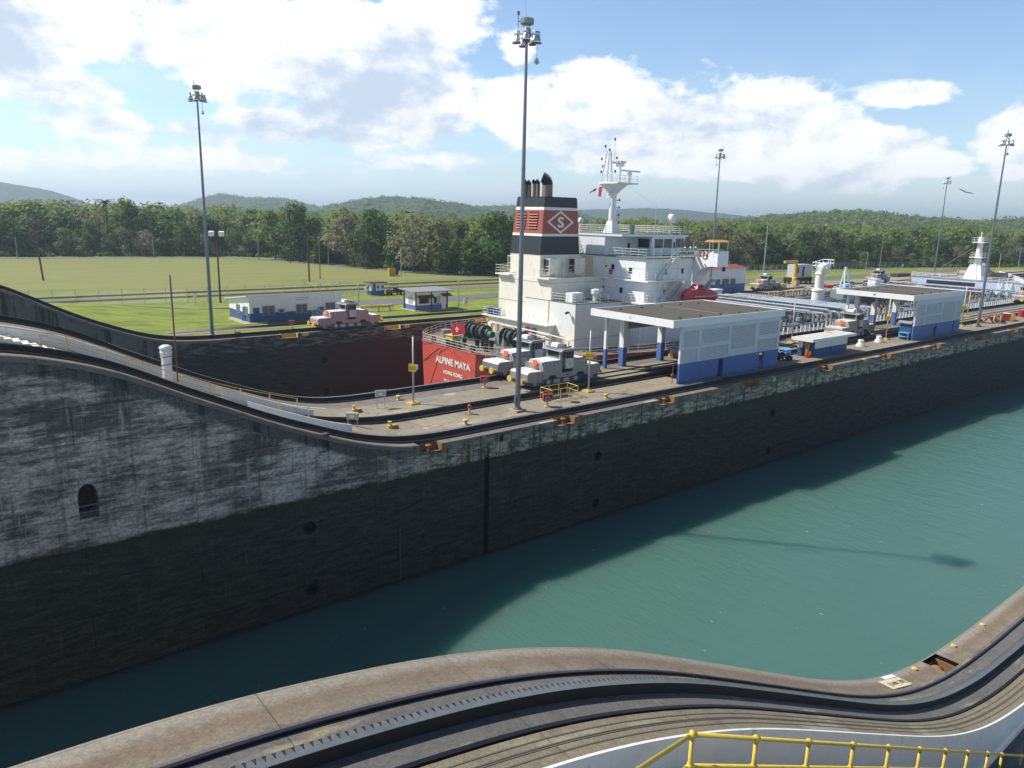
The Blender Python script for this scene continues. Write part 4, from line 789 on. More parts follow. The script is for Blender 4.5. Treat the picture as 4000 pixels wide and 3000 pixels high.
build('roof', MB().box(79.7, 44.2, 1.9, 89.7, 46.9, 2.22, 0).box(79.8, 44.3, 2.22, 89.6, 46.8, 2.225, 1), [white_p, deckmat('mottled_roof_paint', (.45, .44, .42), (.62, .6, .58), (.16, .14, .12), (.7, .7, .7))], ht)
build('door', MB().box(81.0, 45.3, .02, 81.08, 45.9, 1.8), mat('tan_door', (.45, .36, .22), .6), ht)
for lab, x, y, s in (('taller orange traffic cone beside the hut door', 79.95, 44.95, 1), ('shorter orange traffic cone nearer the hut corner', 80.35, 44.75, .8)):
    t = thing('traffic_cone', lab, 'traffic cone', (x, y, 0), 0, 'orange cones by the hut'); build('cone', MB().lathe([(.2 * s, .04), (.06 * s, .95 * s), (.03, .97 * s)], n=10), orange_p, t, False, True); build('cone_base', MB().box(-.24 * s, -.24 * s, 0, .24 * s, .24 * s, .05), orange_p, t, False)
ct = thing('compressor_cart', 'small light blue wheeled compressor cart beside the near shed', 'cart', (76.4, 45.5, 0)); ct.scale = (1, 1, .82); lb = mat('sky_blue_paint', (.16, .40, .72), .45)
b = MB(); b.box(75.9, 45.1, .45, 76.9, 45.95, 1.45); build('cart_body', b, lb, ct); build('cart_roof', MB().prism([(44.98, 1.45), (46.07, 1.45), (46.07, 1.55), (45.5, 1.68), (44.98, 1.55)], 0, 75.8, 77.0), lb, ct)
for x in (76.05, 76.75):
    for y in (45.0, 46.02): build('wheel', MB().cyl((x, y - .08, .32), (x, y + .08, .32), .32, None, 14), black, ct)
build('hose_reel', MB().cyl((75.75, 45.5, .9), (75.9, 45.5, .9), .3, None, 14).cyl((76.3, 45.02, .8), (76.3, 45.1, .8), .26, None, 14), dkgrey, ct)
for lab, x, y in (('white round concrete vent nearer the hut', 94.1, 45.7), ('white round concrete vent nearer the farther shed', 99.65, 46.05)):
    t = thing('round_vent', lab, 'vent', (x, y, 0), 0, 'white round vents'); t.scale = (.58, .58, .8); build('vent_base', MB().lathe([(1.0, 0), (1.0, .12), (.85, .14), (.85, .4), (.6, .45)], n=20), wht, t, False); build('vent_cap', MB().lathe([(.6, .45), (.6, 1.0), (.5, 1.05)], n=20), wht, t, False)
# ------------------------------------------------------------------ small things on the centre wall
cream_p = mat('cream_post_paint', (.60, .52, .34), .55, 0, .1, 3, .3, (.3, .2, .1)); pole_m = mat('pale_grey_post', (.40, .40, .38), .5, .2, .1, 2, .3, (.3, .2, .1))
def post(lab, x, y, h, sign, zs, col=pole_m):
    t = thing('number_post', lab, 'post', (x, y, 0), 0, 'posts with yellow distance numbers'); build('post_base', MB().box(-.42, -.42, 0, .42, .42, .14).box(-.2, -.2, .14, .2, .2, .2), yel, t, False)
    build('pole', MB().cyl((0, 0, .14), (0, 0, h), .085, .075, 10).lathe([(.075, h), (.055, h + .06), (.02, h + .08)], n=8), col, t, False, True)
    if sign:
        p = build('sign_plate', MB().box(-.34, -.15, zs, .34, -.12, zs + .62), mat('yellow_sign_plate', (.78, .55, .03), .4), t, False); a = Vector((.80, -.60, 0)).normalized()
        M = Matrix.Rotation(-1.0, 4, 'Z'); p.data.transform(M); sign.strip() and text('sign_number', sign, .42, M @ frame((0, -.162, zs + .16), (1, 0, 0), (0, 0, 1)), black, p, .003, -.006, False, 'CENTER'); build('bracket', MB().box(.3, -.1, zs + .1, .42, .1, zs + .5), pale_p, t, False)
    return t
post('grey post with yellow sign 865 beside the puddle', 31.15, 51.15, 5.5, '865', 2.7); post('grey post with yellow sign 810 near locomotive 154', 46.36, 46.38, 5.5, '810', 3.0); post('cream post with yellow sign 610 in front of the farther shed', 103.1, 46.76, 5.5, '610', 2.6, cream_p); post('cream post with yellow sign 515 just right of the farther shed', 128.4, 46.89, 6.2, '515', 2.6, cream_p)
post('cream post with blank edge-on yellow plate at the right edge of the photo', 166, 49.5, 5.5, ' ', 2.9, cream_p); post('plain grey post behind the small hut', 88.6, 52.1, 5.4, None, 0); post('short cream post behind the right light mast farther along the wall', 143.2, 51.6, 4.2, None, 0, cream_p)
post('thin brown bare pole standing behind the white vent stack', 12.1, 46.9, 1, None, 0, mat('rust_brown_pole', (.16, .07, .06), .6))
_p = [o for o in bpy.data.objects if o.get('label', '').startswith('thin brown bare')][0]
for ch in list(_p.children): bpy.data.objects.remove(ch)
_p.location = (12.1, 46.9, ML(12.1)); WL[_p.name] = tuple(_p.location); build('pole', MB().cyl((0, 0, 0), (0, 0, 7.0), .05, .045, 8).box(-.02, -.08, 6.9, .02, .08, 7.15).cyl((0, 0, 2.4), (-.75, 0, 2.3), .025, None, 5), mat('rust_brown_pole', (.16, .07, .06), .6), _p, False)
_p.name = 'thin_pole'; del _p['group']; _p['category'] = 'pole'
vt = thing('vent_stack', 'white octagonal vent stack with capped top on the centre wall incline', 'vent stack', (11.65, 47.3, ML(11.65) - .4)); z0 = ML(11.65) - .4
build('shaft', MB().lathe([(.30, 0), (.30, 2.3), (.36, 2.75), (.33, 2.85)], n=8), wht, vt, False); build('cap', MB().lathe([(.28, 2.85), (.36, 2.95), (.37, 3.05), (.2, 3.17), (.05, 3.19)], n=16), wht, vt, False, True); build('band', MB().lathe([(.31, 1.98), (.325, 2.0), (.325, 2.06), (.31, 2.08)], n=8), pale_p, vt, False)
def reel(lab, x, y, z=0, rz=0, s=1):
    t = thing('fire_hose_box', lab, 'hose box', (x, y, z), rz, 'red fire hose boxes'); build('plinth', MB().box(-.28, -.28, 0, .28, .28, .1), yel, t, False); build('stand', MB().cyl((0, 0, .1), (0, 0, .6), .05), red_p, t, False)
    b = MB(); b.prism([(-.42, .62), (-.25, .5), (.25, .5), (.42, .62), (.5, 1.2), (.42, 1.33), (-.42, 1.33), (-.5, 1.2)], 1, -.02, .42); b.prism([(-.42, 1.33), (.42, 1.33), (.5, 1.2), (-.5, 1.2)], 1, -.3, .42); b.box(-.48, -.3, .85, -.42, .0, 1.25); b.box(.42, -.3, .85, .48, 0, 1.25); build('hood', b, red_p, t, False)
    build('hose', MB().cyl((0, -.16, .85), (0, -.03, .85), .3, None, 16), mat('grey_hose', (.3, .3, .3), .7), t, False); build('hose_hub', MB().cyl((0, -.2, .85), (0, -.12, .85), .1, None, 10), black, t, False); return t
rl = reel('red hose box below the silver locomotive by the ship stern', 39.5, 52.66, 0, -.5); rl.scale = (.8, .8, .82)
for lab, x, y, z, rz in (('red hose box with round hose in front of the yellow guard cage', 39.64, 44.3, 0, -.5), ('red hose box on the grass in front of the long white and blue building', 39.1, 94.6, 0, -.4), ('red hose box on the far yard in front of the low building with red roof', 139.5, 96.5, 0, -.6), ('red hose box beyond the ship deck near the far yard right of the crane', 196, 96, 0, -.6), ('red hose box in the distance on the far wall at right edge', 262, 95.5, 0, -.6)): dup(rl, (x, y, z), rz, lab).scale = rl.scale
def bollard(lab, x, y):
    t = thing('mushroom_bollard', lab, 'bollard', (x, y, 0), 0, 'cream mushroom bollards'); t.scale = (.52, .52, .55); return build('bollard_body', MB().lathe([(.36, 0), (.36, .05), (.24, .12), (.2, .38), (.42, .5), (.44, .62), (.36, .7), (.1, .74)], n=16), yel, t, False, True)
bollard('cream mushroom bollard between the grey signboard and the post signed 865', 30.82, 52.94); bollard('cream mushroom bollard nearest the water before the red topped hydrant', 31.06, 43.66); bollard('cream mushroom bollard right of the yellow cage near post 810', 45.93, 43.77); bollard('cream mushroom bollard far along the wall right of the farther shed', 150, 44.2)
def fairlead(lab, x, y):
    t = thing('fairlead', lab, 'fairlead', (x, y, 0), 0, 'yellow fairlead bitts'); t.scale = (.62, .62, .62); b = MB(); b.box(-.45, -.3, 0, .45, .3, .16); b.lathe([(.3, .16), (.28, .45), (.3, .55), (.15, .6), (.15, .85), (.24, .92), (.24, 1.0), (.05, 1.05)], (-.18, 0, 0), 12); build('bitt', b, yel, t, False)
    r = MB()
    for dx in (.1, .38, .62): r.cyl((dx, -.28, .33), (dx, .28, .33), .2, None, 10)
    r.box(-.1, -.3, 0, .85, -.26, .3); build('roller', r, mat('mustard_roller', (.45, .27, .06), .6, 0, .3, 5), t, False)
fairlead('yellow fairlead bitt farther back by the curved track beside the grey signboard', 25.9, 51.05); fairlead('yellow fairlead bitt nearer, in front of the incline foot by the low signboard', 25.9, 45.57); fairlead('cream fairlead bitt on the grass strip beside the far wall', 31.5, 93.9)
hy = thing('fire_hydrant', 'fire hydrant with red head and yellow body on the centre wall', 'hydrant', (33.05, 45.96, 0)); hy.scale = (.62, .62, .62); build('barrel', MB().lathe([(.2, 0), (.2, .05), (.15, .08), (.14, .75), (.2, .8)], n=12), yel_b, hy, False); build('head', MB().lathe([(.2, .8), (.2, .95), (.26, 1.0), (.24, 1.12), (.1, 1.22), (.04, 1.32)], n=10).cyl((-.3, 0, .9), (.3, 0, .9), .1).cyl((0, -.3, .95), (0, 0, .95), .11), red_p, hy, False)
tag(build('hydrant_slab', MB().box(-.5, -.5, 0, .5, .5, .03), bed_m, hy, False))
def sboard(lab, x, y, rz, h):
    t = thing('sign_board', lab, 'sign board', (x, y, 0), rz, 'grey sign boards on two legs'); t.scale = (.78, .8, .82); p = MB()
    for d in (-.42, .42): p.cyl((d, 0, 0), (d, 0, h), .045, None, 8); p.lathe([(.2, 0), (.18, .05)], (d, 0, 0), 10)
    build('leg_frame', p, pole_m, t, False); build('board', MB().prism([(-.06, h - .62), (.06, h - .62), (.16, h - .05), (.0, h + .05), (-.16, h - .05)], 0, -.55, .55), mat('galvanised_sheet', (.45, .46, .46), .35, .5), t, False); build('notice', MB().box(-.25, -.13, h - .45, .15, -.115, h - .2), white_p, t, False)
sboard('grey sign board on two legs farther back near post 865', 28.3, 51.4, -.25, 1.75); sboard('grey sign board on legs at incline foot by the near track', 23.4, 46.6, -.75, 1.7)
cg = thing('guard_cage', 'yellow railing cage around a floor opening near the tallest mast', 'railing', (42.7, 46.2, 0)); cc = [(41.2, 45.5), (44.2, 45.5), (44.35, 47.0), (41.2, 46.95), (41.2, 45.5)]
for z in (.5, .95): build('rail', MB().tube([(x, y, z) for x, y in cc], .03, 6), yel_b, cg)
for x, y in cc[:4] + [(42.2, 45.5), (43.2, 45.5), (42.2, 46.95), (43.3, 46.95)]: build('post', MB().cyl((x, y, 0), (x, y, .97), .035, None, 6), yel_b, cg)
build('floor_opening', MB().box(41.5, 45.8, .003, 44.0, 46.7, .012), black, cg)
tag(build('puddle', MB().prism([(32.2 + 1.15 * math.cos(a) * (1 + .2 * math.sin(3 * a)), 51.6 + .75 * math.sin(a) * (1 + .25 * math.cos(2 * a))) for a in np.linspace(0, 6.28, 25)[:-1]], 2, .001, .006), mat('puddle_water', (.02, .02, .02), .03)), kind='structure')
mhc = tag(build('manhole_cover', MB().cyl((42.65, 44.14, .002), (42.65, 44.14, .012), .42, None, 20), steel_r), 'round rusty manhole cover on deck below the yellow cage', 'manhole cover')
for i, (x, y, w, h) in enumerate(((35.5, 52.3, 1.3, .7), (27.5, 44.4, 1.8, .5), (29.0, 44.6, .8, .25))):
    tag(build('paint_patch', MB().prism([(x + w / 2 * math.cos(a) * (1 + .2 * math.sin(4 * a + i)), y + h / 2 * math.sin(a) * (1 + .2 * math.sin(3 * a))) for a in np.linspace(0, 6.28, 19)[:-1]], 2, .001, .005), mat('dull_pale_patch', (.40, .37, .31), .9, 0, .25, 8), CW))
build('yellow_line', MB().box(46, 50.2, .002, 66, 50.3, .006).box(52.2, 44.6, .002, 55.6, 44.7, .006).box(51, 44.7, .002, 51.1, 49.4, .006), mat('worn_yellow_line', (.42, .27, .07), .8, 0, .4, 8), CW); build('white_line', MB().box(70.5, 41.6, .006, 77, 41.68, .01).box(118, 41.6, .006, 128, 41.68, .01), white_p, CW)
# debris at right
for lab, x, y, col, sh in (('red and white triangular warning barricade lying by the right light mast', 136.4, 45.9, red_p, 0), ('cream cable reel lying beside the red barricade', 138.3, 45.3, yel, 1), ('grey heap of chain links beside the cable reel', 140.6, 45.5, dkgrey, 2), ('red metal box among yellow fittings', 143.2, 45.6, red_p, 3), ('round yellow roller next to the red box', 145.4, 45.5, yel, 4), ('red drum near the right edge of the photo', 152.5, 46.3, red_p, 5), ('blue drum near the right edge of the photo beside a red drum', 155, 46.2, mat('drum_blue', (.06, .13, .35), .5), 5), ('low stack of yellow beams on the wall behind the mast base', 139.5, 48.2, yel, 6)):
    nm = ['warning_barricade', 'cable_reel', 'chain_heap', 'metal_box', 'steel_roller', 'oil_drum', 'beam_stack'][sh]; t = thing(nm, lab, nm.split('_')[-1] if sh != 6 else 'beams', (x, y, 0), -.95 if sh == 0 else .4)
    if sh == 0: build('panel', MB().prism([(-1.0, 0), (1.0, 0), (0, 1.2)], 1, -.1, .1), red_p, t, False); build('panel_face', MB().prism([(-.55, .15), (.55, .15), (0, .85)], 1, -.13, -.1), white_p, t, False)
    elif sh == 1: build('reel_flange', MB().cyl((0, -.5, .6), (0, -.4, .6), .6, None, 16).cyl((0, .4, .6), (0, .5, .6), .6, None, 16), col, t, False); build('reel_core', MB().cyl((0, -.4, .6), (0, .4, .6), .35, None, 12), rust_o, t, False)
    elif sh == 2:
        c = MB(); random.seed(8)
        for i in range(60):
            p = Vector((random.gauss(0, .6), random.gauss(0, .35), 0)); p.z = max(.1, .8 - p.length * .6) * random.random(); c.tube([p + Vector((.15 * math.cos(a), .15 * math.sin(a) * .6, .05 * math.cos(3 * a))) for a in np.linspace(0, 6.28, 6)], .05, 4)
        build('chain', c, col, t, False)
    elif sh == 3: build('box_body', MB().frus((-.5, -.45, .5, .45), (-.65, -.55, .65, .55), 0, 1.25), col, t, False); build('box_lid', MB().box(-.6, -.5, 1.25, .6, .5, 1.3), white_p, t, False)
    elif sh == 4: build('roller_body', MB().cyl((-.9, 0, .55), (.5, 0, .55), .5, None, 16).cyl((-1, 0, .55), (-.9, 0, .55), .58, None, 16), col, t, False)
    elif sh == 5: build('drum_body', MB().lathe([(.55, 0), (.6, .03), (.57, .1), (.57, .5), (.6, .53), (.57, .56), (.57, 1.1), (.6, 1.15), (.5, 1.13)], n=16), col, t, False)
    else: build('beam', MB().box(-1.4, -.6, 0, 1.4, -.3, .25).box(-1.4, .3, 0, 1.4, .6, .25).box(-1.2, -.6, .25, -.9, .6, .45), col, t, False)
# ------------------------------------------------------------------ buildings across
scr = mat('grey_window_screen', (.13, .14, .15), .5, 0, .2, 6)
def window(parent, x, y, z, w, h, face='y', bars=2):
    f = MB(); g = MB()
    if face == 'y':
        g.box(x, y - .03, z, x + w, y - .004, z + h)
        for q in range(bars + 1): f.box(x + w * q / bars - .035, y - .07, z - .05, x + w * q / bars + .035, y - .03, z + h + .05)
        f.box(x - .06, y - .075, z - .09, x + w + .06, y - .03, z - .05); f.box(x - .06, y - .075, z + h + .05, x + w + .06, y - .03, z + h + .09)
    else:
        g.box(x - .03, y, z, x - .004, y + w, z + h)
        for q in range(bars + 1): f.box(x - .07, y + w * q / bars - .035, z - .05, x - .03, y + w * q / bars + .035, z + h + .05)
        f.box(x - .075, y - .06, z - .09, x - .03, y + w + .06, z - .05)
    a = build('window', g, scr, parent); build('window_frame', f, pale_p, a); return a
B1 = thing('long_building', 'long low white and blue building with flat roof behind the far lock wall', 'building', (43.5, 106, 0))
b = MB(); x0, x1, y0, y1 = 36.35, 50.1, 102.45, 110.6
for a, c, m in ((0, 1.28, 0), (1.28, 3.5, 1)):
    b.box(x0, y0, a, x1, y1, c if c < 2 else 2.6, m)
wl = build('wall', b, [mat('office_blue_paint', (.028, .10, .24), .5, 0, .06, 1.2), white_p], B1)
build('roof', MB().prism([(102.3, 3.62), (111.2, 2.62), (111.2, 2.72), (102.3, 3.74)], 0, 35.9, 50.4), white_p, B1); build('upper_wall', MB().prism([(y0 + .002, 2.6), (y1 - .002, 2.6), (y1 - .002, 2.66), (y0 + .002, 3.6)], 0, x0 + .002, x1 - .002), white_p, B1)
build('door', MB().box(36.85, 102.40, .05, 37.75, 102.45, 2.05), blue_d, B1); build('door', MB().box(36.29, 104.2, .05, 36.35, 105.0, 2.0), blue_d, B1)
for x, w in ((38.15, 1.75), (43.05, 1.65), (47.55, 1.5)): window(B1, x, 102.45, 1.05, w, 1.15)
for y in (103.1, 106.2): window(B1, 36.35, y, 1.05, 1.25, 1.1, 'x')
for x in (40.4, 46.4): build('air_conditioner', MB().box(x, 102.05, 1.15, x + .85, 102.45, 1.75, 0).box(x + .1, 102.03, 1.22, x + .6, 102.05, 1.66, 1), [pale_p, dkgrey], B1)
build('step_slab', MB().box(35.2, 101.3, 0, 38.6, 111, .06), conc_b, B1); lt = MB(); random.seed(6)
for z_, xa_, xb_ in ((3.08, 43.05, 45.0), (2.84, 43.15, 44.9)):
    q_ = xa_
    while q_ < xb_: w_ = random.uniform(.05, .1); lt.box(q_, 102.43, z_, q_ + w_, 102.448, z_ + random.uniform(.09, .13)); q_ += w_ + random.uniform(.03, .07)
build('faded_lettering', lt, mat('faded_grey_letters', (.32, .34, .37), .7), B1)
build('pipe_valve', MB().cyl((36.1, 104.6, 0), (36.1, 104.6, 1.2), .06).cyl((36.1, 104.2, 1.0), (36.1, 105.0, 1.0), .05), blue_p, B1)
B2 = thing('guard_booth', 'small white and blue guard booth with dark red roof by the wire fence gate', 'booth', (70, 128.5, 0))
build('wall', MB().box(68.6, 127.9, 0, 71.6, 129.6, .8, 0).box(68.6, 127.9, .8, 71.6, 129.6, 2.25, 1), [blue_p, white_p], B2); build('roof', MB().box(68.2, 127.4, 2.25, 72.0, 130, 2.42), mat('dark_red_roof', (.16, .035, .035), .7, 0, .2, 2), B2); build('door', MB().box(69.05, 127.86, .05, 69.75, 127.9, 2.1), blue_p, B2)
for x in (70.0, 71.0): build('window', MB().box(x, 127.86, 1.2, x + .4, 127.9, 1.75), scr, B2)
build('window', MB().box(68.56, 128.3, 1.2, 68.6, 129.1, 1.8), scr, B2); build('air_conditioner', MB().box(68.1, 128.7, 1.0, 68.6, 129.4, 1.6), pale_p, B2)
B3 = thing('info_kiosk', 'white kiosk with dark red window awnings and red corner posts on the grass', 'kiosk', (66.5, 105, 0)); maroon = mat('maroon_paint', (.17, .03, .03), .5)
b = MB()
for a, c, m in ((0, .85, 0), (.85, 3.0, 1)): b.box(63.5, 103.3, a, 69.4, 106.8, c, m)
build('wall', b, [blue_p, white_p], B3); build('roof', MB().prism([(102.6, 3.0), (107.5, 3.25), (107.5, 3.37), (102.6, 3.12)], 0, 62.6, 70.3), mat('grey_metal_roof', (.3, .3, .3), .5, .2), B3); build('floor_slab', MB().box(62.8, 102.5, 0, 69.9, 107.4, .07), conc_b, B3)
for x, y in ((63.44, 103.24), (63.44, 106.86), (66.4, 103.24), (69.46, 103.24)): build('corner_post', MB().box(x - .09, y - .09, 0, x + .09, y + .09, 3.0), maroon, B3)
for xa, xb, z in ((63.6, 66.7, 2.05), (68.2, 69.9, 2.2)): build('awning', MB().prism([(103.24, z + .42), (102.4, z + .05), (102.4, z), (103.24, z + .34)], 0, xa, xb), maroon, B3)
build('window', MB().box(64.1, 103.24, 1.1, 65.9, 103.3, 2.1), mat('dark_lattice', (.05, .028, .022), .7), B3); build('window', MB().box(66.9, 103.25, 1.1, 67.4, 103.3, 2.1), black, B3); build('poster', MB().box(67.5, 103.25, 1.1, 68.1, 103.3, 2.3), pale_p, B3); build('door', MB().box(68.4, 103.24, .08, 69.2, 103.3, 2.1), white_p, B3); build('poster', MB().box(63.45, 104.4, 1.1, 63.5, 105.6, 2.1), pale_p, B3); build('counter', MB().box(66.6, 103.1, .95, 68.3, 103.3, 1.02), maroon, B3)
B4 = thing('low_building', 'white and blue low building with dark red roof standing behind the ship bridge wing', 'building', (137, 98, 0))
build('wall', MB().box(127, 98.2, 0, 145.5, 104.5, 2.0, 0).box(127, 98.2, 2.0, 145.5, 104.5, 5.35, 1), [blue_p, white_p], B4); build('roof', MB().prism([(97.8, 5.35), (105, 5.35), (101.4, 6.0)], 0, 126.5, 145.9), mat('red_tile_roof', (.26, .055, .05), .7, 0, .2, 2), B4)
for x, w in ((134.7, 1.6), (137, 2.4), (140, 1.8)): window(B4, x, 98.2, 1.5, w, 1.6)
# ------------------------------------------------------------------ fences
wire = mat('galvanised_wire', (.36, .38, .37), .45, .4)
def mesh_fence(lab, pts, h, sp, wirestep, arms=True, gauge=.012):
    t = thing('wire_fence', lab, 'fence', (pts[0][0], pts[0][1], 0)); w = MB(); n = 0
    for a, b in zip(pts, pts[1:]):
        a = Vector((a[0], a[1], gz(*a))); b = Vector((b[0], b[1], gz(*b))); L = (b - a).length; k_ = max(1, round(L / sp))
        for i in range(k_ + (1 if b.xy == Vector(pts[-1]) else 0)):
            p = a.lerp(b, i / k_); m = MB(); m.cyl(p, p + Vector((0, 0, h)), .04, None, 6)
            if arms: m.cyl(p + Vector((0, 0, h)), p + Vector((-.12, -.3, h + .38)), .025, None, 5)
            if n < 99: build('post', m, wire, t)
            n += 1
        for dz in (.05, h): w.cyl(a + Vector((0, 0, dz)), b + Vector((0, 0, dz)), gauge * 1.6, None, 4)
        if arms:
            for q in (.33, .66, 1): w.cyl(a + Vector((-.12 * q, -.3 * q, h + .38 * q)), b + Vector((-.12 * q, -.3 * q, h + .38 * q)), gauge * .8, None, 3)
        m_ = int(L / wirestep); d = (b - a) / L
        for i in range(m_):
            s = i * L / m_; e = min(L, s + h); z = Vector((0, 0, 1)); w.cyl(a + d * s, a + d * e + z * (e - s), gauge * .6, None, 3, 0, False); e2 = max(0, s - h); w.cyl(a + d * s, a + d * e2 + z * (s - e2), gauge * .6, None, 3, 0, False)
    build('wire_mesh', w, wire, t); return t
mesh_fence('long chain link fence crossing the grass behind the white and blue building', [(8, 131.5), (20, 131), (36, 130.2), (52, 129.3), (55.6, 129.1)], 2.2, 3.4, .4)
mesh_fence('chain link fence running from the gate past the guard booth to behind the ship', [(61.5, 129.5), (68, 131.4), (84, 128.6), (110, 124.5), (124, 122.3)], 2.2, 3.4, .4)
mesh_fence('tall chain link fence along the forest on the right beyond the ship deck', [(165, 133.5), (190, 131.5), (224, 128.4), (260, 127), (276, 121), (280, 117)], 2.6, 2.6, .5)
gt = thing('fence_gate', 'pale wire gate standing open beside the guard booth fence', 'gate', (56, 129, 0)); gm = MB()
for a, b in (((55.9, 129, 0), (55.9, 129, 3.4)), ((55.9, 129, 2.6), (58.4, 127.8, 1.6)), ((55.9, 129, .3), (58.4, 127.8, 2.6)), ((58.4, 127.8, .2), (58.4, 127.8, 2.6)), ((55.9, 129, .3), (58.4, 127.8, .3)), ((58.4, 127.8, .3), (61.2, 126.2, .3)), ((58.4, 127.8, 2.4), (61.2, 126.2, .4))): gm.cyl(a, b, .05, None, 6)
build('gate_frame', gm, wire, gt)
# ------------------------------------------------------------------ poles
wood = mat('brown_timber_pole', (.11, .06, .045), .85, 0, .25, 2); greyp = mat('grey_green_pole', (.30, .34, .33), .6, .1)
def pole(nm, lab, x, y, h, m, head=None, r=.12, rz=0.0, group=None):
    t = thing(nm, lab, 'pole' if nm == 'timber_pole' else 'street light', (x, y, 0), rz); p = MB(); p.cyl((0, 0, -.1), (0, 0, h), r, r * .7, 8); build('pole', p, m, t, False)
    if head == 'arm': build('lamp_arm', MB().tube([(0, 0, h - .3), (.7, 0, h), (1.5, 0, h + .1)], .04, 5), m, t, False); build('lamp_head', MB().box(1.3, -.15, h + .03, 2.0, .15, h + .18), pale_p, t, False)
    elif head == 'flood':
        build('cross_arm', MB().box(-.9, -.06, h - .1, .9, .06, h + .02), m, t, False)
        for dx in (-.8, .8): q = MB(); q.prism([(-.35, h - .1), (.3, h + .05), (.25, h + .75), (-.4, h + .6)], 0, dx - .38, dx + .38); build('floodlight', q, white_p, t, False)
    elif head == 'cross': build('cross_arm', MB().box(-1.1, -.07, h - .8, 1.1, .07, h - .65).box(-.8, -.07, h - 1.6, .8, .07, h - 1.45), m, t, False)
    elif head == 'plain': build('pole_cap', MB().box(-.1, -.1, h, .1, .1, h + .25), pale_p, t, False)
    return t
pole('timber_pole', 'brown leaning timber pole on the dry grass at far left', 22.5, 183.6, 8.4, wood, None, .2).rotation_euler = (0.0, -.06, 0)
pole('street_light', 'grey green lamp post by the perimeter road at far left edge', 26.4, 263, 6.1, greyp, 'arm', .13, 3.0); pole('street_light', 'grey green lamp post in the grass left of the left light mast', 61.8, 256, 6.4, greyp, 'plain', .13)
pole('flood_pole', 'tall brown pole with two white floodlights beside the left light mast', 40.6, 127.8, 11.0, wood, 'flood', .17, -.6)['category'] = 'floodlight'
pole('street_light', 'grey pole at the road bend between left mast and the dark timber pole', 88.6, 239, 7, greyp, 'plain', .13); pole('timber_pole', 'dark brown timber utility pole standing in the middle of the grass field', 70.4, 159.6, 11.2, wood, 'cross', .2, .8); pole('timber_pole', 'thinner grey timber pole beside the dark utility pole on the grass', 75.7, 165.5, 9.4, mat('weathered_timber', (.20, .17, .14), .85), 'plain', .14)
pole('street_light', 'lamp post with curved arm by the perimeter road near the yellow warning sign', 97.9, 208, 6.6, greyp, 'arm', .13, -.6); pole('street_light', 'lamp post with curved arm by the perimeter road left of the funnel', 98.9, 168, 7.0, greyp, 'arm', .13, -.6)
pole('street_light', 'slim grey post with small box at top right of the kiosk', 70.2, 101, 4.6, greyp, 'plain', .09); pole('street_light', 'thin pale post with small lamps behind the pink locomotive', 55.6, 107.7, 3.9, greyp, 'plain', .09)
pole('timber_pole', 'tall pole with white lamp rising behind the far right fence', 262, 124, 12.0, mat('weathered_timber', (.20, .17, .14), .85), 'plain', .18); pole('street_light', 'slim grey green pole in front of the fence right of the white deck crane', 224, 110, 7, greyp, 'plain', .1); pole('timber_pole', 'tall plain pole behind the fence right of the yellow crane', 197, 127, 15, greyp, 'plain', .2)
pole('timber_pole', 'dark pole behind the fence between white building and yellow crane', 172, 136, 11, wood, 'cross', .2); pole('street_light', 'slim lamp post at the right edge beyond the ship bow', 330, 104, 8.5, greyp, 'arm', .12, 2.6); pole('street_light', 'yellow slim post standing on the far wall beyond the ship bow', 290, 97, 6.5, yel, 'plain', .12); pole('street_light', 'lamp post with square head right of the white building behind the bridge wing', 152, 118, 10, greyp, 'plain', .12)
def sign(lab, x, y, h, col, w=.5): t = thing('road_sign', lab, 'sign', (x, y, 0)); build('sign_post', MB().cyl((0, 0, 0), (0, 0, h), .04, None, 6), pole_m, t, False); build('sign_plate', MB().prism([(0, h - w), (w * .7, h), (0, h + w), (-w * .7, h)] if col is not white_p else [(-w, h - .3), (w, h - .3), (w, h + .5), (-w, h + .5)], 1, -.06, -.02), col, t, False)
sign('yellow diamond warning sign by the perimeter road in front of the forest', 96, 214, 2.6, yel_b, .55); sign('small white notice board on a post in the grass behind the left incline', 36.2, 126.5, 1.4, white_p, .3); sign('small white sign by the far end of the right fence', 268, 119, 2, white_p, .5); sign('small dark notice on the fence left of the guard booth', 61.5, 126.5, 2.6, white_p, .35)
bx = thing('meter_box', 'grey box on a yellow post right of the kiosk', 'meter box', (69.9, 98.7, 0)); build('post', MB().cyl((0, 0, 0), (0, 0, 1.3), .05), yel_b, bx, False); build('box', MB().box(-.3, -.2, 1.3, .3, .2, 1.95).box(-.35, -.25, 1.95, .35, .25, 2.02), pale_p, bx, False); build('lamp', MB().lathe([(.08, 2.02), (.1, 2.2), (.03, 2.25)], (.25, 0, 0), 8), dkgrey, bx, False)
ob = thing('yellow_cabinet', 'orange yellow cabinet standing in the grass below the perimeter road', 'cabinet', (95.5, 167, 0)); build('cabinet_body', MB().box(-.9, -.5, 0, .5, .5, 1.9), mat('orange_cabinet', (.55, .27, .03), .5), ob, False); build('cabinet_door', MB().box(.5, -.5, .1, .85, .5, 1.8), yel_b, ob, False)
hl_ = thing('grass_machine', 'dark machine behind the orange yellow cabinet in the grass', 'machine', (97, 167.5, 0)); build('machine_body', MB().box(-.5, -.4, .2, .6, .4, 1.3), black, hl_, False)
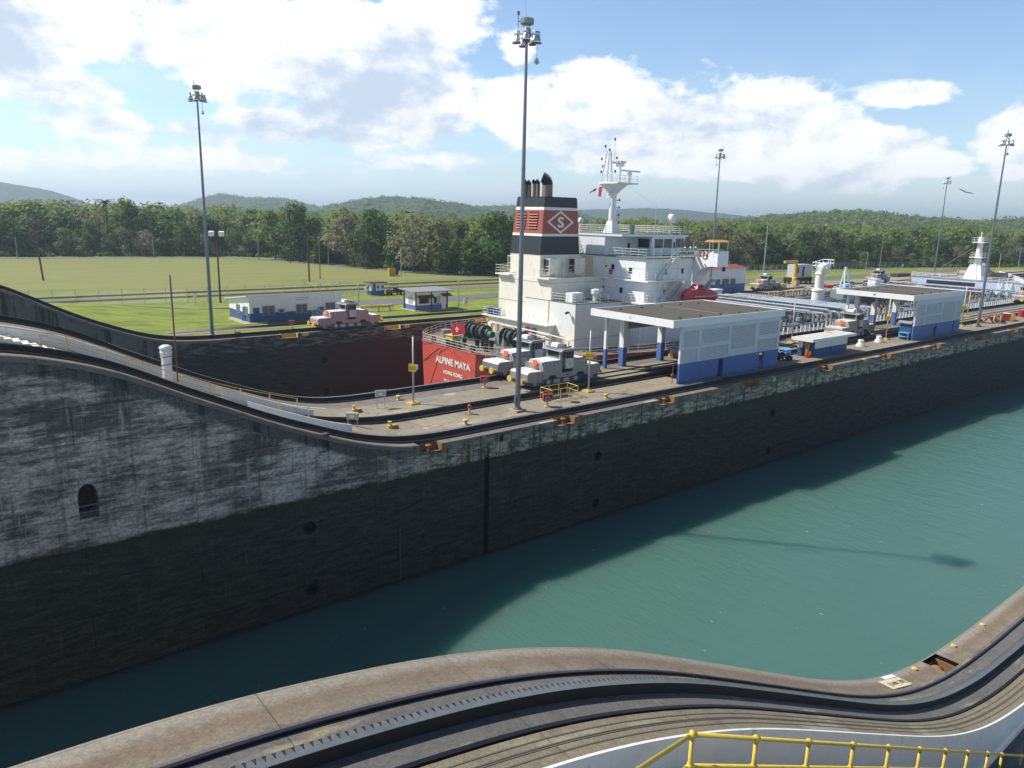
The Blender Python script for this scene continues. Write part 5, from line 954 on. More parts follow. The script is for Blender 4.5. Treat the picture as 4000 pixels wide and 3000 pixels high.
# utility cart
uc = thing('utility_cart', 'red and black open utility cart parked beside the guard booth', 'cart', (73.2, 126.9, 0)); build('cart_body', MB().prism([(-1.5, .4), (-1.5, .9), (-.8, 1.05), (-.5, .6), (.3, .6), (.3, .4)], 1, -.65, .65), red_p, uc, False); build('cargo_bed', MB().box(.3, -.65, .5, 1.6, .65, 1.15), black, uc, False); build('canopy', MB().box(-.7, -.65, 1.85, .4, .65, 1.92), dkgrey, uc, False)
build('frame', MB().tube([(-.7, -.6, .9), (-.6, -.6, 1.85)], .03).tube([(.35, -.6, .6), (.35, -.6, 1.85)], .03).tube([(.35, .6, .6), (.35, .6, 1.85)], .03).tube([(-.7, .6, .9), (-.6, .6, 1.85)], .03), dkgrey, uc, False)
build('seat', MB().box(-.2, -.6, .6, .25, .6, .85).box(.1, -.6, .85, .25, .6, 1.3), black, uc, False)
for x in (-1.1, 1.0):
    for y in (-.65, .65): build('wheel', MB().cyl((x, y - .08, .28), (x, y + .08, .28), .28, None, 12), black, uc, False)
# yellow pipe rack behind pink locomotive
yr = thing('pipe_rack', 'yellow pipes lying on low racks on the grass behind the pink locomotive', 'pipes', (57, 106.2, 0)); y_ = MB()
for i in range(3): y_.cyl((55.0 + i * 1.9, 106.2 - i * .15, .75), (56.9 + i * 1.9, 106.2 - i * .15, .8), .24, None, 10)
build('pipe', y_, yel_b, yr); build('rack', MB().box(55.4, 105.9, 0, 55.6, 106.5, .5).box(58, 105.7, 0, 58.2, 106.3, .5).box(60, 105.6, 0, 60.2, 106.2, .5).rails([(58.5, 105.2, .0), (60.5, 105.2, 0)], .8, .03, 1, 3), pale_p, yr)
# rail crane
rc = thing('rail_crane', 'yellow and white rail crane on black wheels with lattice boom on the far yard', 'crane', (181, 106.5, 0))
b = MB(); b.box(176.8, 105, .6, 185.5, 108, 1.6); build('undercarriage', b, black, rc)
for x in (177.8, 179.6, 182.6, 184.4):
    for y in (104.9, 108.1): build('wheel', MB().cyl((x, y - .12, .5), (x, y + .12, .5), .5, None, 12), dkgrey, rc)
build('cab_house', MB().box(177.8, 105.2, 1.9, 185, 107.8, 4.9), mat('pale_grey_cab', (.5, .5, .5), .5, 0, .1, 1, .4), rc); build('cab_window', MB().box(178.0, 105.13, 2.8, 178.9, 105.2, 4.2).box(180.7, 105.13, 1.9, 181.5, 105.2, 4.4), black, rc); build('cab_skirt', MB().box(177.6, 105.1, 1.6, 185.1, 107.9, 1.9), yel, rc)
lb_ = MB(); A = Vector((183.8, 106.5, 3.2)); Bq = Vector((199, 110.5, 14.5)); d = Bq - A
for o in ((0, -.5, 0), (0, .5, 0), (-.5, 0, .7)): lb_.cyl(A + Vector(o), Bq + Vector(o) * .4, .09, None, 5)
for i in range(14):
    p = A.lerp(Bq, i / 14); q = A.lerp(Bq, (i + 1) / 14); lb_.cyl(p + Vector((0, -.5, 0)), q + Vector((0, .45, 0)), .05, None, 4); lb_.cyl(p + Vector((0, .5, 0)), q + Vector((-.4, 0, .6)), .05, None, 4); lb_.cyl(p + Vector((-.5, 0, .7)), q + Vector((0, -.45, 0)), .05, None, 4)
build('boom', lb_, black, rc); build('boom_tip', MB().cyl(Bq, Bq + d * .07, .35, .15, 6), mat('crane_yellow', (.6, .36, .03), .5), rc); build('hoist_cable', MB().cyl((182.5, 106.5, 5.8), Bq, .04, None, 4).cyl((182.5, 106.5, 4.9), (182.5, 106.5, 5.8), .1, None, 5), dkgrey, rc)
jc = thing('jib_crane', 'yellow post crane with horizontal arm standing in front of the rail crane', 'crane', (172, 102, 0)); cy_ = mat('crane_yellow', (.6, .36, .03), .5); build('crane_post', MB().lathe([(.7, 0), (.6, 2.0), (.42, 2.3), (.42, 6.2)], n=12), cy_, jc, False); build('crane_arm', MB().box(-5.2, -.3, 5.7, .4, .3, 6.3), cy_, jc, False); build('motor_box', MB().box(-.9, -1.0, .2, .8, -.5, 1.4), pale_p, jc, False)
for lab, x, y, n in (('stack of dark timber sleepers on the grass beyond the pale distant locomotive', 240, 107, 3),):
    t = thing('timber_stack', lab, 'timber', (x, y, 0))
    for i in range(n): build('beam', MB().box(-4.5, -1.2 + i * .8, .1, 4.5, -.6 + i * .8, .9), wood, t, False)
dr = thing('pipe_roller', 'pale orange roller drum lying on the far yard left of the yellow crane', 'roller', (160, 98, 0)); build('roller_body', MB().cyl((-1, 0, .7), (1, 0, .7), .7, None, 16), mat('pale_orange_paint', (.55, .36, .22), .6), dr, False); build('roller_end', MB().cyl((1, 0, .7), (1.05, 0, .7), .45, None, 12), dkgrey, dr, False)
# ------------------------------------------------------------------ soaring bird
bd = MB(); cvx = [(0, 0, 0), (-.35, .05, .02), (.42, -.02, 0)]
bd.add([(-.42, 0, 0), (.0, .11, .03), (.45, 0, 0), (.0, -.11, -.02), (0, 0, .09), (0, 0, -.08)], [(0, 1, 4), (1, 2, 4), (2, 3, 4), (3, 0, 4), (1, 0, 5), (2, 1, 5), (3, 2, 5), (0, 3, 5)])
bird = tag(build('soaring_bird', bd, mat('dark_brown_feathers', (.03, .025, .022), .8)), 'dark bird gliding with spread wings in the sky between the two right light masts', 'bird')
for s in (-1, 1):
    w = MB(); pts = [(-.18, 0), (.2, 0), (.16, .5), (.0, .95), (-.22, 1.15), (-.3, 1.1), (-.26, .6)]; zz = lambda v: .22 * v - .22 * max(0, v - .5) ** 2 * 2
    w.add([(x, s * y, zz(y) + .018) for x, y in pts] + [(x, s * y, zz(y) - .018) for x, y in pts], [tuple(range(7)), tuple(range(13, 6, -1))] + [(i, i + 7, (i + 1) % 7 + 7, (i + 1) % 7) for i in range(7)]); build('wing', w, mat('dark_brown_feathers', (.03, .025, .022), .8), bird, False)
bird.location = (72.79, 27.85, 18.06); bird.rotation_euler = (.35, .1, .55); bird.scale = (.55, .55, .55)
# ------------------------------------------------------------------ tanker
hullm = mat('salmon_red_hull_paint', (.56, .085, .06), .5, 0, .10, .6, .4, (.25, .05, .04)); cream = mat('cream_ship_paint', (.80, .76, .64), .5, 0, .05, 1, .55, (.45, .32, .18)); shipw = mat('white_ship_paint', (.80, .80, .80), .45, 0, .05, 1, .55, (.40, .33, .24)); shipdeck = deckmat('ship_deck_paint', (.16, .125, .10), (.24, .19, .155), (.12, .10, .09), (.28, .25, .2)); gdeck = deckmat('green_deck_paint', (.10, .15, .125), (.16, .21, .18), (.12, .1, .08), (.2, .22, .2))
fun_b = mat('funnel_black_paint', (.016, .017, .022), .5, 0, .1, 1, .1); fun_r = mat('funnel_red_paint', (.33, .075, .055), .5, 0, .06, 1); greyd = mat('blue_grey_deck_paint', (.17, .185, .205), .55, 0, .12, 1, .4, (.2, .13, .1)); pipe_g = mat('pale_blue_grey_pipe', (.25, .29, .34), .45, .1, .12, 1.5, .3, (.2, .14, .1)); mach_g = mat('dark_green_machinery', (.06, .085, .075), .5, 0, .2, 2); rail_w = mat('cream_rail_paint', (.68, .66, .56), .5)
SH = thing('tanker_ship', 'red hulled tanker with white accommodation, big funnel and foredeck pipes lying in the far chamber', 'ship', (49.5, 73.4, WZ))
YC = 73.4
HT = [(49.5, 5.65), (50.6, 7.3), (52.5, 9.3), (56, 11.6), (61, 13.6), (68, 15.2), (78, 15.9), (183, 15.9), (192, 15.0), (199, 12.5), (207, 8), (214, 3.8), (218, .35)]
hw = prof(HT); HXS = [h[0] for h in HT] + [54, 58.5, 64, 73, 188, 196, 198.4, 198.6, 203, 211]
HXS = sorted(set(HXS)); ZD = -.3
def zt(x): return ZD if x < 198.5 else 2.8 + (x - 198.5) * .05
rows = []
for x in HXS:
    w = hw(x); t = zt(x) + .05
    fl = lambda q: 1 - (.30 if x > 192 else .12 if x < 56 else .0) * q ** 1.2 * (1 if x < 198 else 1.6)
    rows.append([(x, YC + s * max(.1, w * fl(q)), t + (-9.6 - t) * q) for s, q in [(1, 1), (1, .7), (1, .4), (1, .15), (1, 0), (-1, 0), (-1, .15), (-1, .4), (-1, .7), (-1, 1)]])
mb = MB()
for a, b in zip(rows, rows[1:]):
    for i in range(9):
        if i == 4: continue
        mb.add([a[i], b[i], b[i + 1], a[i + 1]], [(0, 1, 2, 3)])
r0 = rows[0]
for i in range(4): mb.add([r0[i], r0[i + 1], r0[8 - i], r0[9 - i]], [(0, 1, 2, 3)])
hull = build('hull', mb, hullm, SH)
def decking(name, xa, xb, z, m):
    q = [x for x in HXS if xa <= x <= xb]; mb = MB()
    for a, b in zip(q, q[1:]): mb.add([(a, YC - hw(a) + .02, z), (b, YC - hw(b) + .02, z), (b, YC + hw(b) - .02, z), (a, YC + hw(a) - .02, z)], [(0, 1, 2, 3)])
    return build(name, mb, m, SH)
decking('poop_deck', 49.5, 78, ZD, shipdeck); decking('main_deck', 78, 199, ZD + .004, greyd); decking('forecastle_deck', 198.6, 218, 2.85, greyd)
build('toe_rail', MB().tube([(x, YC - hw(x), zt(x) + .06) for x in HXS if x < 198.5], .06, 5).tube([(x, YC + hw(x), zt(x) + .06) for x in HXS if x < 198.5], .06, 5).cyl((49.5, YC - 5.65, ZD + .06), (49.5, YC + 5.65, ZD + .06), .06, None, 5), hullm, SH)
# stern lettering (transom faces -X)
for s, size, yy, z, bo in (('ALPINE MAYA', 1.13, 72.35, -2.38, .03), ('HONG KONG', .62, 72.3, -3.55, .018), ('IMO 9', .42, 73.6, -4.5, .008)):
    tt = text('stern_lettering', s, size, frame((49.47, yy, z), (0, -1, 0), (.0, 0, 1)), mat('lettering_cream', (.82, .80, .70), .5), hull, .012, bo, True, 'CENTER', 1.02)
build('hull_seam', MB().tube([(49.47, 78.6, -2.6), (49.47, 75.2, -.6)], .03, 4).tube([(49.47, 77.2, -5.4), (49.47, 74.7, -.6)], .025, 4).tube([(49.47, 73, -.5), (49.47, 68.3, -2.7)], .02, 4).tube([(49.47, 72.3, -.5), (49.47, 68, -2.2)], .02, 4), mat('seam_maroon', (.16, .03, .03), .7), hull)
# poop railing, fairleads
pr = MB(); ed = [(x, YC - hw(x) + .1, ZD) for x in (78, 68, 61, 56, 52.5, 50.6, 49.6)] ; pr.rails(ed, 1.0, .025, 1.4, 3); pr.rails([(49.6, YC - 5.6, ZD), (49.6, YC + 5.6, ZD)], 1.0, .025, 1.3, 3); pr.rails([(x, YC + hw(x) - .1, ZD) for x in (49.6, 50.6, 52.5, 56, 61, 68, 78)], 1.0, .025, 1.4, 3); build('poop_railing', pr, rail_w, SH)
for y in (77.0, 73.9, 72.9, 71.6, 68.8): build('fairlead_ring', MB().lathe([(.28, -.12), (.42, -.1), (.45, 0), (.42, .1), (.28, .12)], n=14), dkgrey, SH).data.transform(Matrix.Translation((49.85 - 49.5, y - YC, ZD + .5 - WZ)) @ Matrix.Rotation(math.pi / 2, 4, 'Y') @ Matrix.Translation((49.5 - 49.5 + 0, 0, 0)) @ Matrix.Translation((49.5, YC, WZ)))
build('yellow_locker', MB().box(50.3, 73.6, ZD, 51.5, 75.1, ZD + 1.25).box(50.2, 73.5, ZD + 1.25, 51.6, 75.2, ZD + 1.33), yel_b, SH)
for x, y in ((52.5, 71.6), (53.4, 71.6), (52.6, 70.1), (53.5, 70.1), (51.7, 73.1), (51.8, 68.8)): build('mooring_bitt', MB().lathe([(.26, ZD), (.26, ZD + .85), (.31, ZD + .9), (.31, ZD + .97), (.1, ZD + 1.0)], (x, y, 0), 12), black, SH)
build('vent_cowl', MB().lathe([(.3, ZD), (.3, ZD + .7), (.62, ZD + .75), (.66, ZD + 1.35), (.1, ZD + 1.45)], (52.5, 78.2, 0), 14), pipe_g, SH)
build('pedestal_roller', MB().lathe([(.55, ZD), (.32, ZD + 1.3), (.42, ZD + 1.4), (.2, ZD + 1.5)], (55.8, 70.3, 0), 12), mat('grey_fitting', (.2, .2, .19), .5), SH)
for cx, cy in ((55.5, 75.8), (56.2, 69.3)):
    w = MB()
    for j in range(5): w.cyl((cx, cy - 2.0 + j * .9, ZD + 1.3), (cx, cy - 1.9 + j * .9, ZD + 1.3), .95, None, 18)
    w.cyl((cx, cy - 2.6, ZD + 1.3), (cx, cy + 2.6, ZD + 1.3), .5, None, 14)
    for j in (0, 2, 4): w.box(cx - .3, cy - 2.05 + j * .9, ZD, cx + .3, cy - 1.85 + j * .9, ZD + 1.3)
    w.box(cx - .8, cy - 2.4, ZD, cx + .9, cy + 2.4, ZD + .2); q = build('mooring_winch', w, mach_g, SH); build('rope_drum', MB().cyl((cx, cy - 1.85, ZD + 1.3), (cx, cy - 1.15, ZD + 1.3), .75, None, 16).cyl((cx, cy - .05, ZD + 1.3), (cx, cy + .7, ZD + 1.3), .72, None, 16), mat('dark_rope', (.075, .075, .06), .95, 0, .3, 8), q); build('winch_motor', MB().cyl((cx, cy - 3.3, ZD + 1.2), (cx, cy - 2.5, ZD + 1.2), .42, None, 12), mat('green_motor', (.06, .14, .09), .5), q)
    build('winch_gear', MB().box(cx - .5, cy + 2.2, ZD, cx + .5, cy + 2.9, ZD + 1.5), pipe_g, q)
fl = thing('stern_flag', 'red flag with a white flower on a slanted staff at the ship stern', 'flag', (50.2, 71.8, ZD)); build('flag_staff', MB().cyl((50.6, 71.5, ZD), (49.6, 73.0, ZD + 3.1), .04, None, 6), rail_w, fl)
def cloth(o, u, v, nu, nv, amp): return [[tuple(Vector(o) + Vector(u) * (i / nu) + Vector(v) * (j / nv) + Vector((amp, .3 * amp, 0)) * math.sin(i / nu * 7 + j / nv * 2) * (i / nu)) for i in range(nu + 1)] for j in range(nv + 1)]
g = cloth((49.75, 72.78, ZD + 1.5), (.5, -1.9, .45), (-.12, .3, 1.25), 12, 6, .14); build('flag_cloth', MB().grid(g), mat('flag_red', (.55, .02, .045), .7), fl)
q = MB()
for i in range(5):
    a = i * 1.2566 + .4; c = Vector((49.78, 71.95, ZD + 2.32)); d = Vector((.1, -math.cos(a), math.sin(a))); e = Vector((0, math.sin(a), math.cos(a)))
    q.add([c + d * .04, c + d * .22 + e * .1, c + d * .38, c + d * .22 - e * .07], [(0, 1, 2, 3)])
build('flag_flower', q, white_p, fl)
# deckhouse and casing
build('aft_deckhouse', MB().box(60.1, 67.3, ZD, 61.05, 79.6, 2.25).box(59.6, 67.1, 2.25, 61.05, 80.4, 2.4), cream, SH); dh = MB()
dh.rails([(59.7, 67.2, 2.4), (59.7, 80.3, 2.4), (61.6, 80.3, 2.4)], 1.0, .025, 1.2, 3); build('terrace_railing', dh, rail_w, SH)
for y, m in ((71.25, red_p), (70.0, blue_d)): build('open_door', MB().box(59.95, y - .38, ZD + .1, 60.03, y + .38, ZD + 2.0), m, SH)
build('red_notice', MB().box(59.93, 70.4, ZD + 1.2, 59.95, 70.85, ZD + 1.7), mat('pinkish_red', (.7, .12, .14), .5), SH)
dp = MB(); dp.tube([(59.9, 78.8, 1.5), (59.9, 74.5, 1.4), (59.9, 67.2, 1.3), (60.5, 63.6, .95)], .08, 6); dp.tube([(59.9, 73, 1.0), (59.9, 67.6, .9)], .05, 6)
for y in (78.9, 78.2, 76.9, 75.2, 73.0, 72.4, 69.2, 68.2, 66.8, 65.5, 64.6): dp.cyl((59.95, y, ZD), (59.95, y, 1.3), .05, None, 6)
dp.ladder((59.9, 76.2, ZD), (59.9, 76.2, 3.3), (0, .45, 0), .3, .03); dp.ladder((60.9, 65.4, ZD), (60.9, 65.4, 1.2), (0, .4, 0), .3, .03); build('wall_piping', dp, cream, SH)
for y, h in ((79.0, 1.6), (77.6, 1.8), (74.0, 1.7), (72.2, 1.5), (66.6, 1.5), (65.0, 1.3)): build('wall_locker', MB().box(60.9 if y < 67.2 else 59.85, y - .35, ZD + .2, 61.02 if y < 67.2 else 60.09, y + .2, ZD + h), mat('tan_locker', (.5, .42, .26), .6) if h > 1.65 else cream, SH)
for i, y in enumerate((79.6, 78.9, 78.2, 77.6)): 
    t = thing('blue_drum', 'blue drum standing in the row on the terrace behind the ship casing', 'drum', (60.3, y, 2.4), 0, 'blue drums on the ship terrace'); build('drum_body', MB().lathe([(.3, 0), (.32, .05), (.3, .3), (.32, .35), (.3, .6), (.32, .65), (.3, .95), (.25, .98)], n=14), mat('drum_blue', (.06, .13, .35), .5) if i != 1 else dkgrey, t, False)
build('casing', MB().box(61.05, 68.2, ZD, 69.9, 78.55, 7.75).box(61.1, 70.46, 7.75, 67.65, 76.32, 10.6), cream, SH)
build('casing_seam', MB().box(61.02, 68.19, 4.55, 69, 78.56, 4.6).box(61.02, 68.19, 7.3, 69, 78.56, 7.34).box(60.97, 68.4, 2.2, 61.04, 68.55, 5.3), mat('seam_tan', (.42, .34, .22), .7), SH)
for s in (-1, 1):
    a, b = YC + s * 2.45, YC + s * 5.3
    build('balcony', MB().box(60.5, min(a, b), 7.75, 69.9, max(a, b), 7.92), cream, SH); br = MB(); br.rails([(60.6, a, 7.92), (60.6, b, 7.92), (69.9, b, 7.92)], 1.05, .025, 1.1, 3); build('balcony_railing', br, rail_w, SH)
    y0, y1 = (70.44, 69.3) if s < 0 else (76.34, 77.5)
    for x in (61.6, 65.9):
        v = MB(); v.box(x, min(y0, y1), 8.3, x + 1.7, max(y0, y1), 10.2); q = build('intake_box', v, cream, SH); l = MB(); l.box(x - .03, min(y0, y1) + .12, 8.4, x, max(y0, y1) - .1, 9.2); l.box(x - .03, min(y0, y1) + .12, 9.3, x, max(y0, y1) - .1, 10.1); build('intake_grille', l, mat('dark_grille', (.055, .05, .045), .8), q)
# funnel bands
fz = [(10.6, 12.85, fun_b), (12.85, 13.15, cream), (13.15, 16.0, fun_r), (16.0, 16.35, cream), (16.35, 17.5, fun_b)]
fb = lambda z: (61.05 + (z - 10.6) * .107, YC - 2.95 + (z - 10.6) * .043, 67.65 - (z - 10.6) * .07, YC + 2.95 - (z - 10.6) * .043)
fu = MB()
for i, (a, b, m) in enumerate(fz): fu.frus(fb(a), fb(b), a, b, i)
fnl = build('funnel', fu, [z[2] for z in fz], SH)
lv = MB()
for y in (73.9, 71.6):
    for i in range(6):
        z = 13.75 + i * .33; x = fb(z)[0]; lv.prism([(x - .16, z), (x + .05, z + .02), (x + .05, z + .13), (x - .02, z + .12)], 1, y - .0, y + 1.65)
build('funnel_louvre', lv, mat('louvre_rust_red', (.40, .13, .09), .6), fnl); bk = MB()
for y in (73.85, 71.55): bk.prism([(fb(13.7)[0] - .008, 13.7), (fb(15.8)[0] - .008, 15.8), (fb(15.8)[0] + .02, 15.8), (fb(13.7)[0] + .02, 13.7)], 1, y, y + 1.75)
build('louvre_recess', bk, mat('dark_red_recess', (.10, .02, .018), .8), fnl); build('funnel_hatch', MB().box(61.05, 74.0, 11.2, 61.2, 74.7, 11.8), dkgrey, fnl)
# emblem on the side face
c = Vector((64.35, YC - 2.95 + 3.98 * .043 - .03, 14.58)); e_ = MB(); ou = [(2.25, 0), (0, 1.38), (-2.25, 0), (0, -1.38)]; inn = [(1.82, 0), (0, 1.11), (-1.82, 0), (0, -1.11)]
tl = .043
P3 = lambda p, d: (c.x + p[0], c.y - d + p[1] * tl, c.z + p[1])
vs = [P3(p, .0) for p in ou] + [P3(p, .0) for p in inn] + [P3(p, .04) for p in ou] + [P3(p, .04) for p in inn]
e_.add(vs, [(8 + i, 8 + (i + 1) % 4, 12 + (i + 1) % 4, 12 + i) for i in range(4)] + [(i, (i + 1) % 4, 8 + (i + 1) % 4, 8 + i) for i in range(4)] + [(4 + i, 12 + i, 12 + (i + 1) % 4, 4 + (i + 1) % 4) for i in range(4)])
build('funnel_emblem', e_, cream, fnl); text('funnel_letter', 'S', 1.75, frame((c.x, c.y - .03 - .03, c.z - .62), (1, 0, 0), (0, tl, 1)) @ Matrix.Diagonal((1.35, 1, 1, 1)), cream, fnl, .02, .055, True, 'CENTER')
pipem = mat('sooty_exhaust_pipe', (.22, .17, .11), .7, 0, .3, 1.5, .8, (.03, .025, .02)); soot = mat('soot_black', (.012, .011, .011), .8)
for y, x, r, h in ((75.5, 62.6, .30, 1.85), (75.05, 62.9, .26, 1.8), (74.2, 63, .25, 1.9), (73.5, 63, .25, 1.9), (73.0, 63.6, .26, 1.85), (72.0, 63.3, .62, 1.75)):
    p = build('exhaust_pipe', MB().cyl((x, y, 17.5), (x, y, 17.3 + h), r, None, 14), pipem, fnl); t = MB(); Rb = r * 1.5; pts = [Vector((x - .78 * Rb * (1 - math.cos(q)), y + .62 * Rb * (1 - math.cos(q)), 17.3 + h + Rb * math.sin(q))) for q in np.linspace(0, 1.3, 10)]
    for a, b in zip(pts, pts[1:]): t.cyl(a, b + (b - a) * .25, r * 1.02, None, 14)
    build('exhaust_bend', t, soot, p, True, True)
build('funnel_rim', MB().tube([(61.85, 70.85, 17.55), (67.1, 70.85, 17.55), (67.1, 75.95, 17.55), (61.85, 75.95, 17.55), (61.85, 70.85, 17.55)], .06, 5), fun_b, fnl)
# aft block and deck A
build('aft_block', MB().box(61.0, 63.7, ZD, 70.6, 73, 5.15), mat('patched_white_ship_paint', (.76, .75, .71), .5, 0, .05, 1, .55, (.42, .37, .29)), SH); build('block_deck', MB().box(61.0, 63.7, 5.15, 70.6, 73, 5.25), gdeck, SH); r = MB(); r.rails([(61.05, 68.1, 5.25), (61.05, 63.75, 5.25), (70.4, 63.75, 5.25)], 1.0, .025, 1.25, 3); build('block_railing', r, rail_w, SH)
build('deck_locker', MB().box(61.8, 65.2, 5.25, 63.6, 66.4, 6.35), shipw, SH)
for x, y in ((65.6, 65.2), (66.4, 66.2), (67.6, 66.6)): build('deck_vent', MB().lathe([(.26, 5.25), (.26, 6.1), (.5, 6.15), (.5, 6.65), (.1, 6.75)], (x, y, 0), 12), shipw, SH)
build('side_line', MB().box(61, 63.68, 1.0, 70.6, 63.705, 1.05).box(60.97, 63.7, -.3, 61.0, 63.78, 5.2).box(60.97, 63.7, .95, 61, 68, 1.0), mat('seam_tan', (.42, .34, .22), .7), SH)
build('floodlight', MB().cyl((60.95, 64.2, 3.4), (60.6, 64.4, 4.3), .04).cyl((60.65, 64.5, 4.25), (60.35, 64.8, 4.1), .13, .18, 10), dkgrey, SH)
# accommodation
AY0, AY1, AX0, AX1 = 61.2, 85.6, 69.92, 78.9
acc = build('accommodation', MB().box(AX0, AY0, 5.25, AX1, AY1, 10.5).box(70.62, 62.2, ZD, AX1, 84.6, 5.1), shipw, SH)
build('recess_panel', MB().box(69.85, 68.25, 5.3, 69.9, 71.2, 7.7).box(69.86, 70.2, 7.95, 69.9, 72.2, 10.3), mat('deep_cream', (.68, .58, .38), .55), SH)
for nme, z, x0, y0 in (('upper_deck_slab', 5.1, 68.9, 59.6), ('bridge_deck_slab', 7.75, 69.2, 60.1)):
    x1 = 79.5 if z < 6 else 76.6
    build(nme, MB().box(x0, y0, z, AX0, 68.2, z + .16).box(AX0, y0, z, x1, AY0 - .005, z + .16), shipw, SH); r = MB(); r.rails([(x0 + .08, 67 if z > 6 else 63.7, z + .16), (x0 + .08, y0 + .08, z + .16), (x1 - (2 if z > 6 else .2), y0 + .08, z + .16)], 1.0, .025, 1.3, 3); build('deck_railing', r, mat('white_rail_paint', (.72, .74, .74), .45), SH)
build('nav_deck', MB().box(69.7, 60.95, 10.5, 84.5, 85.85, 10.62), gdeck, SH); r = MB(); r.rails([(69.75, 85.8, 10.62), (69.75, 61.0, 10.62), (72.4, 61.0, 10.62)], 1.0, .025, 1.3, 3); r.rails([(74.4, 61.0, 10.62), (79.2, 61.0, 10.62), (80.5, 57.7, 10.62)], 1.0, .025, 1.2, 3); build('nav_railing', r, mat('white_rail_paint', (.72, .74, .74), .45), SH)
build('plate_seam', MB().box(69.895, 61.5, 9.25, 69.92, 68.1, 9.275).box(69.895, 61.5, 6.6, 69.92, 68.1, 6.625).box(70.2, 61.185, 9.25, 78.8, 61.2, 9.275).box(70.2, 61.185, 6.6, 78.8, 61.2, 6.625).box(73, 61.185, 5.3, 73.025, 61.2, 10.45).box(76, 61.185, 5.3, 76.025, 61.2, 10.45), mat('seam_grey', (.5, .48, .44), .7), acc)
for x, z in ((76.9, 8.9), (73.7, 8.9), (73.7, 6.3)): build('porthole', MB().box(x - .19, 61.16, z - .33, x + .19, 61.195, z + .33), black, acc)
for y, z in ((66.6, 9.2), (63.6, 8.95), (65.0, 6.4)): build('porthole', MB().box(69.88, y - .25, z - .36, 69.915, y + .25, z + .36), black, acc)
for y, z in ((67.7, 7.95), (68.0, 5.3)): q = build('door', MB().box(69.85, y - .36, z, 69.915, y + .36, z + 1.75), cream, acc); build('door_window', MB().cyl((69.82, y, z + 1.3), (69.86, y, z + 1.3), .14, None, 10), mat('dark_red_glass', (.06, .015, .015), .3), q)
build('fire_box', MB().box(69.85, 66.6, 8.3, 69.915, 67.2, 9.0), red_p, acc); build('door', MB().box(66.2, 68.15, 5.25, 67.1, 68.2, 7.1), cream, SH)
for nme, a, b in (('lower', (72.4, 60.4, 5.26), (75.0, 60.4, 7.75)), ('upper', (71.9, 60.55, 7.92), (74.5, 60.55, 10.5))): build('companion_ladder', MB().ladder(a, b, (0, .6, 0), .27, .06).rails([a, b], .9, .02, 1.2, 1).box(b[0] - .2, b[1] - .1, b[2] - .05, b[0] + 1.1, b[1] + .7, b[2] + .05), rail_w, SH)
# bridge
wh = MB(); wh.box(70.5, 68.8, 10.62, 76.3, 80, 13.2); wh.box(76.3, 66.0, 10.62, 82.2, 80.8, 13.2); wh.frus((82.2, 66, 82.3, 80.8), (82.2, 66, 83.2, 80.8), 10.9, 13.0); wh.box(70.4, 65.8, 13.0, 83.4, 81.0, 13.24); br_ = build('wheelhouse', wh, mat('bluish_white_ship_paint', (.70, .75, .78), .45, 0, .05, 1, .35, (.36, .30, .2)), SH)
gl = MB(); gl.box(76.9, 65.95, 11.55, 78.5, 65.99, 12.7); gl.box(78.75, 65.95, 11.55, 80.3, 65.99, 12.7); gl.box(81.15, 65.95, 11.6, 82.2, 65.99, 12.75); gl.box(82.35, 65.95, 11.6, 82.75, 65.99, 12.75); gl.box(76.25, 66.35, 11.55, 76.29, 68.3, 12.7); gl.box(74.8, 68.75, 11.3, 75.2, 68.79, 12.1); build('bridge_window', gl, mat('bridge_glass', (.03, .045, .045), .06), br_); build('bridge_door', MB().box(80.45, 65.93, 10.7, 81.05, 65.99, 12.6, 0).box(80.6, 65.9, 11.5, 80.9, 65.93, 12.3, 1), [shipw, black], br_)
build('bridge_roof', MB().box(70.5, 65.9, 13.24, 83.3, 80.9, 13.27), gdeck, br_); r = MB(); r.rails([(70.6, 80.8, 13.27), (70.6, 68.9, 13.27), (76.2, 66.0, 13.27), (83.1, 66.0, 13.27), (83.1, 80.8, 13.27), (70.6, 80.8, 13.27)], 1.05, .03, 1.1, 4); build('roof_railing', r, rail_w, SH); build('roof_ladder', MB().ladder((69.95, 72.6, 10.62), (70.45, 74.0, 13.24), (.0, .6, 0), .3, .05), rail_w, SH)
build('covered_binnacle', MB().lathe([(.3, 13.27), (.3, 13.9), (.42, 14.0), (.4, 14.45), (.1, 14.5)], (74.8, 68.2, 0), 10), mat('green_canvas', (.03, .14, .12), .8), SH)
for x, y, r, z, pz in ((81.0, 66.9, .62, 14.75, 13.27), (72.0, 75.0, .36, 14.5, 13.27)): d = build('satellite_dome', MB().lathe([(r * .85, z), (r, z + r * .5), (r, z + r * .9), (r * .86, z + r * 1.5), (r * .5, z + r * 1.9), (.02, z + r * 2.02)], (x, y, 0), 18), white_p, SH, True, True); build('dome_pedestal', MB().cyl((x, y, pz), (x, y, z), .14, None, 8).cyl((x - .5, y, pz), (x, y, pz + .8), .06, None, 5).cyl((x + .5, y, pz), (x, y, pz + .8), .06, None, 5), white_p, d)
for x, y, h in ((77, 66.2, 2.3), (79, 68, 2.2), (83, 66.2, 2.2), (71, 79, 2.4), (82, 70.5, 4.4)): build('whip_antenna', MB().cyl((x, y, 13.3), (x, y, 13.3 + h + .8), .03, .012, 5), rail_w, SH)
